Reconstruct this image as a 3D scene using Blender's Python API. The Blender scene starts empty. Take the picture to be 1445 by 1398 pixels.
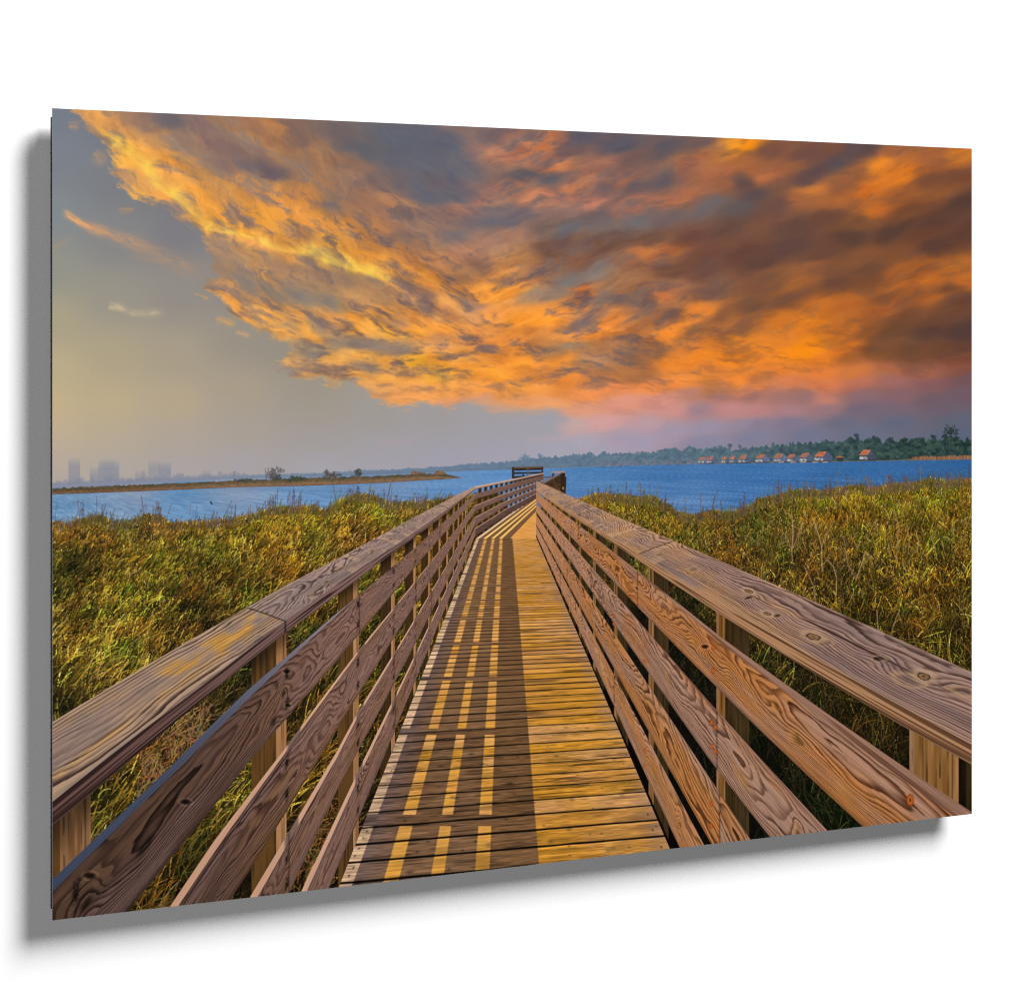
import math
import numpy as np

# ------------------------------------------------------------------ the print
# The picture on the print is drawn here by code (noise, brush strokes, boards)
# on a canvas of the print's own proportions (3:2) and laid on the sheet.
CW, CH = 2100, 1400
rng = np.random.default_rng(7)
QUAD = [(74.0, 153.0), (1371.0, 210.0), (1371.0, 1148.0), (74.0, 1298.0)]   # measured corners

def homography(src, dst):
    A = []; b = []
    for (x, y), (u, v) in zip(src, dst):
        A.append([x, y, 1, 0, 0, 0, -u*x, -u*y]); b.append(u)
        A.append([0, 0, 0, x, y, 1, -v*x, -v*y]); b.append(v)
    h = np.linalg.solve(np.array(A, float), np.array(b, float))
    return np.append(h, 1.0).reshape(3, 3)

HM = homography(QUAD, [(0, 0), (CW, 0), (CW, CH), (0, CH)])      # measured -> canvas
HI = np.linalg.inv(HM)

def to_canvas(x, y):
    x = np.asarray(x, float); y = np.asarray(y, float)
    w = HM[2, 0]*x + HM[2, 1]*y + HM[2, 2]
    return (HM[0, 0]*x + HM[0, 1]*y + HM[0, 2])/w, (HM[1, 0]*x + HM[1, 1]*y + HM[1, 2])/w

_jx, _jy = np.meshgrid(np.arange(CW) + .5, np.arange(CH) + .5)
_w = HI[2, 0]*_jx + HI[2, 1]*_jy + HI[2, 2]
PX = ((HI[0, 0]*_jx + HI[0, 1]*_jy + HI[0, 2])/_w).astype(np.float32)
PY = ((HI[1, 0]*_jx + HI[1, 1]*_jy + HI[1, 2])/_w).astype(np.float32)
IMG = np.zeros((CH, CW, 3), np.float32)

# ------------------------------------------------------------------ noise
_tab = rng.uniform(-1, 1, (8, 256, 256)).astype(np.float32)

def vn(x, y, s=0):
    x = np.asarray(x, np.float32) + s*37.17; y = np.asarray(y, np.float32) + s*11.31
    x, y = np.broadcast_arrays(x, y)
    xf = np.floor(x); yf = np.floor(y)
    xi = xf.astype(np.int32) & 255; yi = yf.astype(np.int32) & 255
    fx = x - xf; fy = y - yf
    fx = fx*fx*fx*(fx*(fx*6 - 15) + 10); fy = fy*fy*fy*(fy*(fy*6 - 15) + 10)
    t = _tab[s % 8]; x1 = (xi + 1) & 255; y1 = (yi + 1) & 255
    a = t[yi, xi]; b = t[yi, x1]; c = t[y1, xi]; d = t[y1, x1]
    a = a + (b - a)*fx; c = c + (d - c)*fx
    return a + (c - a)*fy

def fbm(x, y, o=4, s=0, g=.5):
    r = 0; a = 1; n = 0
    for k in range(o):
        r = r + a*vn(x*2**k, y*2**k, s + k); n += a; a *= g
    return r/n

def sm(a, b, x):
    t = np.clip((x - a)/(b - a), 0, 1)
    return t*t*(3 - 2*t)

def lerp(a, b, t):
    return a + (b - a)*t

def C(*c):
    return np.array(c, np.float32)

def mix3(c0, c1, t):
    return c0 + (c1 - c0)*np.asarray(t)[..., None]

# ------------------------------------------------------------------ painting helpers
def box(x0, y0, x1, y1, pad=3):
    xs, ys = to_canvas([x0, x1, x1, x0], [y0, y0, y1, y1])
    i0 = max(0, int(xs.min()) - pad); i1 = min(CW, int(xs.max()) + pad + 1)
    j0 = max(0, int(ys.min()) - pad); j1 = min(CH, int(ys.max()) + pad + 1)
    return slice(j0, max(j0, j1)), slice(i0, max(i0, i1))

def put(sl, cov, col):
    IMG[sl] += (col - IMG[sl])*cov[..., None]

def band(y, a, b, aa=.7):
    return np.clip((y - a)/aa + .5, 0, 1)*np.clip((b - y)/aa + .5, 0, 1)

def polycov(pts, sl, soft=1):
    """coverage of a polygon given in measured coordinates"""
    cx, cy = to_canvas([p[0] for p in pts], [p[1] for p in pts])
    jy, ix = np.mgrid[sl[0], sl[1]]
    if jy.size == 0:
        return np.zeros(jy.shape, np.float32)
    cov = np.zeros(jy.shape, np.float32); k = 3
    for a in range(k):
        for b in range(k):
            X = ix + (a + .5)/k; Y = jy + (b + .5)/k
            ins = np.zeros(jy.shape, bool)
            n = len(cx)
            for q in range(n):
                x0, y0, x1, y1 = cx[q], cy[q], cx[(q + 1) % n], cy[(q + 1) % n]
                if y0 == y1:
                    continue
                c = (y0 > Y) != (y1 > Y)
                ins ^= c & (X < (x1 - x0)*(Y - y0)/(y1 - y0) + x0)
            cov += ins
    return cov/(k*k)

def poly(pts, col, alpha=1.0, noise=0.0):
    xs = [p[0] for p in pts]; ys = [p[1] for p in pts]
    sl = box(min(xs), min(ys), max(xs), max(ys))
    cov = polycov(pts, sl)*alpha
    c = np.broadcast_to(np.asarray(col, np.float32), cov.shape + (3,))
    if noise:
        c = c*(1 + noise*vn(PX[sl]*.6, PY[sl]*.6, 3))[..., None]
    put(sl, cov, c)

def blur(a, n):
    for _ in range(n):
        a = np.pad(a, ((1, 1), (1, 1)) + ((0, 0),)*(a.ndim - 2), mode='edge')
        a = (a[:-2] + 2*a[1:-1] + a[2:])*.25
        a = (a[:, :-2] + 2*a[:, 1:-1] + a[:, 2:])*.25
    return a

def field(pts, gx, gy, p=3.2, eps=9.0, flow=None):
    """smooth colour field through scattered samples (x, y, r, g, b), drawn out along the flow angle"""
    pts = np.asarray(pts, np.float32)
    num = np.zeros(gx.shape + (3,), np.float32); den = np.zeros(gx.shape, np.float32)
    for x, y, r, g, b in pts:
        if flow is None:
            w = 1.0/(((gx - x)**2 + ((gy - y)*1.25)**2 + eps*eps)**(p*.5))
        else:
            dx = gx - x; dy = gy - y
            a = dx*flow[0] + dy*flow[1]; c = dy*flow[0] - dx*flow[1]
            w = 1.0/((.42*a*a + 2.3*c*c + eps*eps)**(p*.5))
        den += w
        num += w[..., None]*C(r, g, b)
    return num/den[..., None]

def grid_field(pts, x0, y0, x1, y1, step, p=3.2, eps=9.0, flow=None):
    gx, gy = np.meshgrid(np.arange(x0, x1 + step, step, dtype=np.float32), np.arange(y0, y1 + step, step, dtype=np.float32))
    if flow is not None:
        a = flow(gx, gy); flow = (np.cos(a), np.sin(a))
    return field(pts, gx, gy, p, eps, flow), x0, y0, step

def sample(F, x, y):
    g, x0, y0, st = F
    u = np.clip((x - x0)/st, 0, g.shape[1] - 1.001); v = np.clip((y - y0)/st, 0, g.shape[0] - 1.001)
    i = u.astype(np.int32); j = v.astype(np.int32)
    fu = (u - i)[..., None]; fv = (v - j)[..., None]
    a = g[j, i]*(1 - fu) + g[j, i + 1]*fu
    b = g[j + 1, i]*(1 - fu) + g[j + 1, i + 1]*fu
    return a*(1 - fv) + b*fv

# ------------------------------------------------------------------ sky
CLEAR = """75 160 118 126 138;75 220 125 130 140;75 300 132 140 145;75 380 150 150 140;75 450 175 165 135;75 520 193 178 140
75 570 203 182 140;75 610 200 180 148;75 650 190 175 160;75 680 178 170 165;160 160 112 116 128;160 260 124 126 132;160 340 135 135 136
160 420 155 150 138;160 500 178 165 136;160 570 196 176 138;160 620 188 173 150;160 660 178 170 165;250 160 110 112 122
250 270 118 118 124;250 330 126 124 130;250 420 148 142 136;250 500 172 160 138;250 570 188 170 140;250 620 180 167 155
250 660 175 168 170;340 400 138 134 130;340 480 156 146 134;340 550 174 160 138;340 610 172 162 150;340 655 172 166 172
450 160 105 105 115;450 300 115 112 118;450 420 140 138 135;400 490 150 143 130;450 545 158 150 134;450 580 165 155 142;450 620 165 158 156
450 660 170 168 178;540 590 162 156 148;540 630 165 160 165;540 660 168 166 180;620 590 162 156 152;620 620 162 160 166;620 650 166 164 180
700 590 163 158 158;700 620 162 160 170;700 645 168 165 181;780 600 162 160 168;780 640 170 166 182;860 640 168 162 180"""
CLOUD = """102 160 215 160 90;132 167 225 165 85;169 180 200 145 85;209 175 150 118 100;244 172 105 98 105;282 175 135 110 105;319 172 155 118 90
364 177 150 110 85;105 175 180 145 110;162 202 252 190 75;194 205 240 175 75;232 200 185 140 90;269 207 150 118 100;314 210 130 105 100
356 197 180 130 85;179 225 250 190 75;209 235 255 215 80;239 235 240 165 65;269 240 195 145 85;306 235 140 115 105;349 240 115 102 108
369 257 215 150 80;179 247 200 155 105;219 260 225 170 90;199 270 245 185 85;244 277 255 210 80;282 280 235 165 65;319 280 210 155 85
356 270 205 145 80;269 295 225 165 80;301 299 235 165 65;344 299 245 170 60;379 304 248 175 60;296 314 250 190 80;319 329 235 175 90
344 324 250 180 65;374 343 255 215 85;319 347 165 135 110;356 357 205 155 90;306 372 170 140 110;344 379 180 145 110;374 389 225 165 85
344 404 140 128 120;309 414 225 165 90;339 434 248 175 75;369 451 253 180 70;374 414 200 150 95;375 177 185 130 75;410 182 125 100 90
422 200 125 98 88;422 220 150 112 82;452 217 165 122 85;480 195 115 100 98;509 212 100 98 105;559 200 95 98 110;480 230 145 110 88
502 248 165 125 100;519 255 115 98 98;377 245 105 92 100;390 270 225 155 70;415 284 228 158 70;442 279 205 140 72;467 289 120 105 105
500 275 155 115 90;544 275 185 135 95;557 292 205 145 90;534 297 160 118 92;609 275 98 98 110;609 255 105 95 102;385 302 228 160 65
435 314 225 155 65;484 314 225 155 65;524 312 185 130 80;390 329 225 160 70;435 334 170 120 80;467 339 245 180 60;500 334 205 145 70
524 347 190 130 65;559 329 130 105 95;584 319 150 118 100;609 314 160 122 100;634 334 120 108 110;370 343 255 210 90;405 354 252 205 80
442 359 255 215 65;460 364 255 225 85;484 374 255 215 70;509 382 255 218 60;539 392 252 200 65;519 367 225 150 55;549 379 235 165 60
572 364 185 125 70;584 387 230 155 60;621 369 185 130 85;609 389 215 145 60;659 357 180 130 100;696 349 170 130 108;646 387 160 115 80
684 374 140 105 85;714 384 190 130 80;380 369 175 140 105;410 374 165 130 100;447 389 165 130 100;484 394 155 125 100;522 397 140 118 105
549 399 225 165 80;375 409 125 120 118;422 414 130 120 115;467 424 130 120 112;509 419 195 150 95;534 419 175 135 95;567 419 230 165 85
564 399 130 108 100;584 411 160 115 85;609 404 225 150 65;594 421 140 108 95;629 409 200 138 65;671 411 245 165 65;709 414 245 160 55
659 429 170 130 105;629 426 225 160 85;385 429 245 180 85;422 444 235 170 80;442 454 165 140 110;472 444 225 160 85;500 446 240 165 60
544 444 240 165 65;552 451 170 130 105;584 446 225 155 75;621 444 215 150 80;659 444 215 155 100;696 444 235 155 70;370 450 250 180 75
392 462 180 150 110;397 475 250 180 80;435 470 252 182 75;427 490 170 145 110;445 500 150 138 120;447 520 250 185 85;410 522 245 190 105
467 535 248 185 90;470 505 240 178 85;484 482 150 132 115;514 485 140 125 115;559 493 150 128 110;534 487 150 130 115;500 462 245 172 65
547 465 253 185 60;584 467 248 170 60;621 462 235 155 60;609 480 215 155 95;659 475 225 148 75;684 462 210 140 70;709 482 220 138 55
509 497 250 182 75;547 510 245 172 65;584 510 255 190 55;621 505 248 170 55;654 505 205 142 70;696 507 215 138 55;514 520 165 138 110
500 532 245 180 85;549 532 245 178 80;584 530 235 165 75;619 530 255 190 55;659 525 235 155 55;696 530 248 160 50;529 552 230 170 100
572 552 245 175 90;554 567 245 175 95;597 565 252 175 90;629 555 252 175 80;671 550 248 165 75;709 555 250 168 75;634 572 235 165 110
684 570 215 165 130;709 577 200 165 140;737 205 205 130 80;715 220 180 120 90;757 205 205 128 75;782 232 190 118 75;762 225 150 100 82
725 197 150 105 90;800 210 115 90 88;825 192 90 85 98;874 202 85 82 95;849 225 150 102 85;899 222 110 85 82;937 210 92 85 92
986 202 105 85 85;999 217 180 115 70;1036 201 240 155 35;1019 205 170 115 70;1056 225 175 110 60;1024 242 175 108 70;974 235 165 105 75
737 252 92 88 95;770 255 95 92 100;715 267 170 115 90;737 267 185 122 85;762 285 200 130 90;805 260 180 115 80;782 285 175 118 95
830 285 185 120 95;879 257 170 110 80;854 267 115 95 95;899 265 105 90 92;937 252 100 88 92;949 280 175 112 80;899 287 165 108 85
969 275 170 108 75;1024 265 150 95 65;1054 260 92 72 72;737 309 110 98 105;720 319 112 102 110;787 302 130 102 98;837 307 110 95 95
874 300 150 105 92;775 324 115 95 88;807 324 105 102 108;899 309 110 105 108;854 314 108 98 98;949 300 110 95 95;999 292 108 98 100
1036 297 95 85 85;725 334 160 118 95;775 354 115 82 65;800 344 118 88 72;837 344 115 82 65;874 339 112 80 65;924 329 115 82 66
974 329 112 75 62;1024 322 100 72 62;715 364 185 130 75;750 374 155 108 75;812 359 140 95 70;849 377 130 115 110;800 397 130 120 115
830 389 135 118 110;894 367 140 95 70;907 359 185 112 60;947 349 165 100 60;949 379 115 78 62;999 359 115 75 60;1049 359 105 68 55
999 384 112 76 64;712 384 205 138 65;750 397 175 120 75;712 414 242 155 50;750 421 150 125 105;775 419 145 122 105;820 414 205 125 60
805 429 225 140 60;844 421 135 112 98;782 439 235 150 60;725 454 245 155 45;762 454 248 155 45;825 454 160 118 90;839 469 240 145 50
859 456 215 130 55;812 476 235 145 55;737 476 215 138 60;800 489 150 128 105;887 416 160 112 75;934 419 205 125 70;899 441 140 100 75
937 446 150 102 72;961 454 235 140 50;949 469 245 145 45;986 441 230 135 50;979 464 140 95 65;1024 441 140 90 58;1036 456 175 108 60
1044 476 235 140 40;974 489 215 130 55;949 409 150 105 80;999 409 125 90 75;725 482 225 145 55;762 487 180 120 65;837 505 190 140 100
862 495 190 135 85;899 500 150 102 70;924 495 145 98 65;949 507 230 135 45;986 500 240 140 40;1036 505 245 140 35;737 510 240 152 50
787 510 215 135 50;825 517 170 125 85;862 522 165 110 65;899 530 160 105 65;762 532 195 125 60;800 537 230 140 55;849 535 190 122 70
725 545 245 165 65;762 549 248 165 75;825 555 245 158 85;862 549 240 150 85;912 549 245 150 75;949 540 238 140 60;986 535 225 135 55
1036 532 240 140 50;999 549 200 128 75;725 567 245 170 100;775 569 240 170 110;825 579 232 165 125;874 574 225 155 130;924 569 220 150 130
974 554 185 130 115;1011 554 160 115 110;1049 549 205 130 95;949 579 210 150 140;986 579 160 130 140;1024 574 200 140 135;1049 579 195 140 135
849 597 215 165 160;912 599 190 158 165;812 599 200 170 165;874 617 170 155 172;949 607 165 150 168;999 604 155 145 165;1049 599 150 138 155
899 624 165 155 176;999 624 140 135 160;820 625 172 165 180;850 640 168 162 180;1055 202 240 145 20;1090 210 120 80 65;1140 215 110 75 65;1177 207 120 78 62
1202 205 92 75 75;1227 207 90 70 70;1264 212 155 95 60;1314 215 160 95 55;1351 217 205 120 40;1326 227 150 90 55;1065 240 165 100 60
1115 237 150 92 60;1082 252 185 110 65;1152 237 95 72 72;1177 227 85 75 80;1140 252 100 75 72;1147 267 205 125 55;1135 277 160 98 60
1189 252 165 100 58;1209 237 150 95 60;1239 230 235 138 40;1244 247 215 122 38;1277 245 215 120 35;1227 265 205 112 38;1189 277 165 98 52
1239 295 195 108 42;1277 277 160 92 45;1314 257 120 75 50;1351 252 115 70 48;1326 275 140 85 48;1359 287 85 60 52;1289 299 115 72 48
1065 277 90 75 75;1102 289 110 78 68;1065 319 120 80 62;1115 319 98 70 60;1165 314 105 70 55;1214 309 120 78 50;1202 334 88 62 52
1264 324 85 60 50;1326 319 92 62 50;1364 332 92 60 50;1314 334 105 65 48;1115 344 95 68 62;1165 354 105 70 56;1227 354 130 80 50
1264 362 125 78 48;1326 352 90 60 50;1152 379 155 98 58;1189 377 130 82 52;1227 377 105 70 52;1077 369 98 68 58;1090 399 130 85 58
1132 399 160 98 52;1189 399 108 72 55;1227 394 120 75 48;1264 382 165 95 45;1301 389 165 95 42;1339 379 180 105 42;1364 399 195 110 40
1264 404 190 108 40;1309 407 205 115 38;1324 424 175 100 45;1339 412 115 72 48;1289 424 150 88 48;1252 417 125 78 50;1359 424 100 64 50
1065 429 120 80 55;1115 424 125 80 55;1165 434 190 108 40;1199 432 180 100 42;1214 449 170 96 42;1247 439 165 92 45;1289 449 120 75 48
1326 451 110 72 52;1055 464 150 95 55;1102 451 205 118 40;1145 456 225 130 35;1189 464 205 115 38;1227 469 140 85 45;1264 469 110 72 48
1314 469 88 62 54;1359 464 82 60 56;1060 484 225 132 42;1102 481 225 130 45;1140 491 245 140 25;1189 491 220 122 38;1239 496 120 76 45
1289 496 105 70 50;1359 491 95 62 50;1115 500 250 142 28;1130 497 252 150 15;1077 505 245 140 40;1165 505 230 128 40;1202 505 165 98 48
1239 500 125 78 46;1289 500 122 76 46;1339 495 108 68 48;1364 505 125 72 50;1065 527 235 138 55;1115 525 242 140 50;1165 527 225 128 60
1214 527 205 118 62;1264 525 175 105 70;1314 525 160 98 75;1359 520 140 85 68;1065 544 235 140 70;1115 544 225 135 85;1165 544 220 128 78
1214 544 190 115 90;1264 542 160 105 98;1314 540 135 92 95;1359 537 115 85 88;1055 555 150 110 108;1102 559 165 118 110;1135 562 155 115 115
1165 564 200 130 110;1214 562 140 108 112;1264 562 135 100 105;1314 564 112 92 102;1361 562 112 90 100;1065 579 190 132 130;1115 579 170 128 132
1165 574 150 118 125;1214 577 115 102 118;1264 577 118 102 116;1339 574 108 95 108;1065 599 135 125 145;1115 597 128 120 142;1189 597 108 108 128
1264 597 100 104 125;1351 594 96 100 116;1065 617 128 128 152;1140 614 115 118 142;1214 614 106 112 135;1351 617 92 100 122;1140 635 115 120 144
1290 635 98 106 128;660 600 163 160 165;640 215 95 98 110;690 190 118 100 100;690 215 175 120 95;670 215 130 105 102;660 270 105 98 106
585 195 96 98 110;600 235 97 100 112;640 245 98 98 110;625 200 97 98 110;560 232 98 99 110;590 262 99 99 110;640 278 100 98 108;655 238 98 97 108;700 300 118 104 106;560 260 108 98 102;690 270 150 112 100;685 285 180 125 100;645 300 165 120 100;670 320 120 105 108;700 320 105 102 112"""

def pts(s):
    return [tuple(float(v) for v in q.split()) for ln in s.split('\n') for q in ln.split(';') if q.strip()]

# lower-left border of the lit cloud bank, from the top edge to where it dissolves at the right
BANK = [(93, 150), (114, 172), (144, 197), (162, 214), (159, 240), (182, 265), (194, 280), (244, 288), (252, 309), (282, 325), (294, 336),
        (299, 364), (309, 392), (292, 404), (264, 407), (304, 417), (326, 447), (366, 467), (392, 482), (416, 493), (403, 512), (386, 519), (435, 535), (485, 542), (510, 543),
        (534, 562), (549, 572), (624, 576), (659, 569), (672, 572), (704, 583), (745, 580), (787, 578), (812, 592), (780, 606), (820, 640), (850, 700),
        (1500, 700), (1500, 100), (93, 100)]

def drift(x, y):
    """angle of the cloud streaks: down to the right at the left, up to the right beyond the middle"""
    up = sm(560, 800, x)
    ang = 24*(1 - up) - 17*up
    return np.radians(ang*(1 - sm(430, 540, y)) - 5*sm(430, 540, y)*up)

RIDGE = [(140, 186, 5, .5), (163, 203, 8, .95), (180, 213, 7, .7), (205, 236, 9, .95), (222, 262, 5, .5), (245, 277, 8, .95), (270, 300, 5, .5), (296, 321, 6, .8), (322, 329, 4, .7), (345, 332, 4, .6), (373, 343, 5, .95),
         (405, 355, 5, .85), (440, 357, 9, .9), (462, 369, 9, .95), (490, 378, 8, 1), (520, 386, 8, .95), (544, 395, 6, .7)]

def paint_sky():
    clear = grid_field(pts(CLEAR), 60, 140, 1380, 700, 6, 3.0, 30.0)
    cp = [(x_, y_, r_ - 12*(g_ >= 200), g_ - 36*(g_ >= 200), b_) for x_, y_, r_, g_, b_ in pts(CLOUD)]
    cloud = grid_field(cp, 60, 140, 1380, 700, 3, 3.7, 8.0, drift)
    sl = (slice(0, int(CH*.62)), slice(0, CW))
    x = PX[sl]; y = PY[sl]
    right = sm(820, 1120, x)
    wx = 13*fbm(x/70, y/50, 4, 1, .45) + (8 - 4*right)*fbm(x/26, y/13, 4, 3, .52)
    wy = 10*fbm(x/70 + 9, y/50 + 4, 4, 2, .45) + (5.5 - 3*right)*fbm(x/26 + 3, y/13, 4, 4, .52)
    low = sm(540, 610, y)
    wx *= 1 - .6*low; wy *= 1 - .8*low
    base = sample(clear, x, y)
    cl = sample(cloud, x + wx, y + wy)
    # mask of the bank
    st = 3
    gx, gy = np.meshgrid(np.arange(40, 1420, st, dtype=np.float32), np.arange(120, 720, st, dtype=np.float32))
    ins = np.zeros(gx.shape, bool); n = len(BANK)
    for q in range(n):
        x0, y0 = BANK[q]; x1, y1 = BANK[(q + 1) % n]
        if y0 == y1:
            continue
        c = (y0 > gy) != (y1 > gy)
        ins ^= c & (gx < (x1 - x0)*(gy - y0)/(y1 - y0) + x0)
    m = blur(ins.astype(np.float32), 14)
    M = (np.repeat(m[..., None], 3, 2), 40, 120, st)
    mk = sample(M, x + .6*wx, y + .6*wy)[..., 0]
    soft = np.maximum(sm(520, 600, y)*sm(600, 760, x), .45*sm(345, 360, y)*sm(410, 395, y)*sm(360, 340, x))
    def turned(deg):
        a = math.radians(deg); ca = math.cos(a); sa = math.sin(a)
        return x*ca + y*sa + .8*wx, y*ca - x*sa + .8*wy
    up = sm(600, 760, x + .35*wx*4); lw = sm(430, 520, y)
    frames = [(turned(27), (1 - up)*(1 - lw)), (turned(-18), up*(1 - lw)), (turned(4), lw)]
    ragged = sum(k*fbm(p/21, q/6, 6, 5, .66) for (p, q), k in frames)
    mk = sm(.24 - .2*soft, .80 + .2*soft, mk + (.75 - .55*soft)*ragged*sm(.01, .25, mk)*sm(1.0, .7, mk))
    # texture inside the clouds: fine streaks hanging from the ridge at the left, drifting shreds at the right
    def ridged(p, q, o, s_, g):
        r_ = 0; n_ = 0; a_ = 1
        for k in range(o):
            r_ = r_ + a_*(1 - 2.2*np.abs(vn(p*2**k, q*2**k, s_ + k))); n_ += a_; a_ *= g
        return r_/n_
    hang = .85*sm(640, 480, x)*sm(440, 390, y)*sm(170, 240, x + .4*y)
    a = math.radians(62)
    xs = x*math.sin(a) - y*math.cos(a) + 1.2*wx; ys = x*math.cos(a) + y*math.sin(a) + wy
    t1 = .6*fbm(xs/7, ys/46, 5, 6, .62) + .6*ridged(xs/11, ys/60, 4, 3, .6)
    nrm = np.sqrt(sum(k*k for _, k in frames))
    t2 = sum(k*fbm(p/60, q/17, 6, 2, .56) for (p, q), k in frames)/nrm
    t3 = sum(k*ridged(p/40, q/10, 5, 4, .6) for (p, q), k in frames)/nrm
    tex = hang*(.55*t1 + .45*t2) + (1 - hang)*(.75*t2 + (.42 - .25*right)*t3)
    warm = np.clip((cl[..., 0] - cl[..., 2] - 5)/150, 0, 1)
    calm = (1 - .88*sm(510, 585, y))*(1 - .62*right)
    # thin places let the grey sky behind show through
    behind = mix3(mix3(C(146, 130, 116), C(118, 104, 102), sm(330, 560, x)), C(104, 78, 68), right)
    t4 = sum(k*fbm(p/40, q/13, 6, 6, .6) for (p, q), k in frames)/nrm
    thin = sm(.16, -.48, t4 + .45*tex)*.78*calm*sm(.1, .5, warm)
    cl = cl + (behind - cl)*thin[..., None]
    pos = np.clip(tex, -.4, .8)
    cl = cl + (pos*(12 + 46*warm)*calm)[..., None]*C(1, .78, .34)
    cl = cl*mix3(C(1, 1, 1), C(.985, .935, .98), warm*(1 - .5*right))
    # bright ridge of the bank, crisp below, fading upwards
    for (ax, ay, aw, ak), (bx, by, bw, bk) in zip(RIDGE[:-1], RIDGE[1:]):
        L = math.hypot(bx - ax, by - ay); ux, uy = (bx - ax)/L, (by - ay)/L
        X = x + .35*wx; Y = y + .35*wy
        t = ((X - ax)*ux + (Y - ay)*uy)/L; v = (Y - ay)*ux - (X - ax)*uy
        tt = np.clip(t, 0, 1)
        d2 = (v/np.where(v > 0, .55, 1.5)/(aw + (bw - aw)*tt))**2 + ((t - tt)*L/6)**2
        k = np.exp(-d2)*(ak + (bk - ak)*tt)*np.clip(.80 + 1.1*tex, .1, 1.1)
        cl = cl + (C(255, 212, 88) - cl)*np.clip(k*.74, 0, 1)[..., None]
    im = base + (cl - base)*mk[..., None]
    # the thin streamer at the left and a few scraps
    def scrap(x0, y0, x1, y1, w, col, al, s):
        nonlocal im
        L = math.hypot(x1 - x0, y1 - y0); ux, uy = (x1 - x0)/L, (y1 - y0)/L
        X = x + .45*wx; Y = y + .45*wy
        u = ((X - x0)*ux + (Y - y0)*uy)/L; v = -(X - x0)*uy + (Y - y0)*ux
        c = np.exp(-(v/w)**2)*sm(-.08, .12, u)*sm(1.1, .6, u)
        c *= np.clip(.78 + .75*fbm(u*L/13, v/3.2, 3, s), 0, 1.2)
        im = im + (C(*col) - im)*np.clip(c*al, 0, 1)[..., None]
    scrap(92, 300, 150, 334, 5, (236, 170, 112), .95, 1)
    scrap(125, 318, 215, 356, 7, (205, 155, 115), .8, 2)
    scrap(185, 345, 300, 392, 13, (176, 145, 120), .65, 3)
    scrap(74, 352, 108, 334, 4, (165, 145, 128), .6, 4)
    scrap(154, 432, 184, 438, 4.5, (206, 186, 150), .8, 5)
    scrap(182, 441, 234, 441, 4.5, (202, 180, 144), .75, 6)
    scrap(95, 178, 112, 176, 6, (190, 150, 110), .7, 6)
    scrap(134, 218, 152, 232, 8, (178, 145, 118), .8, 6)
    scrap(305, 450, 330, 458, 4, (220, 165, 100), .7, 1)
    scrap(330, 470, 352, 476, 3, (222, 175, 115), .7, 2)
    scrap(170, 300, 192, 292, 3, (205, 150, 95), .7, 3)
    scrap(530, 628, 600, 618, 5, (178, 160, 170), .5, 2)
    scrap(740, 622, 830, 618, 4, (188, 165, 170), .5, 3)
    im = im*(1 + .012*vn(x*1.3, y*1.3, 5))[..., None]
    IMG[sl] = np.clip(im, 0, 255)

# ------------------------------------------------------------------ far shore and water
SHORE_X = [60, 75, 200, 330, 450, 560, 660, 720, 800, 880, 960, 1060, 1200, 1290, 1385]
SHORE_TOP = [683, 682.5, 677, 670.5, 667, 662, 655.5, 650, 642, 638.5, 633, 631.5, 621, 620, 620.5]
SHORE_BOT = [690, 689, 682, 675.5, 672, 668.5, 664.3, 662.3, 659.5, 656.7, 655.2, 653.6, 651.2, 649.5, 648.2]
ISLE_TOP = [(60, 690.5), (75, 690), (200, 684.5), (334, 679), (433, 675.4), (524, 673), (581, 670), (627, 670), (640, 672.5), (652, 673.3)]
ISLE_BOT = [(652, 674.2), (627, 676), (524, 681.8), (433, 685.3), (334, 687.3), (200, 693), (75, 697.3), (60, 698)]

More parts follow.
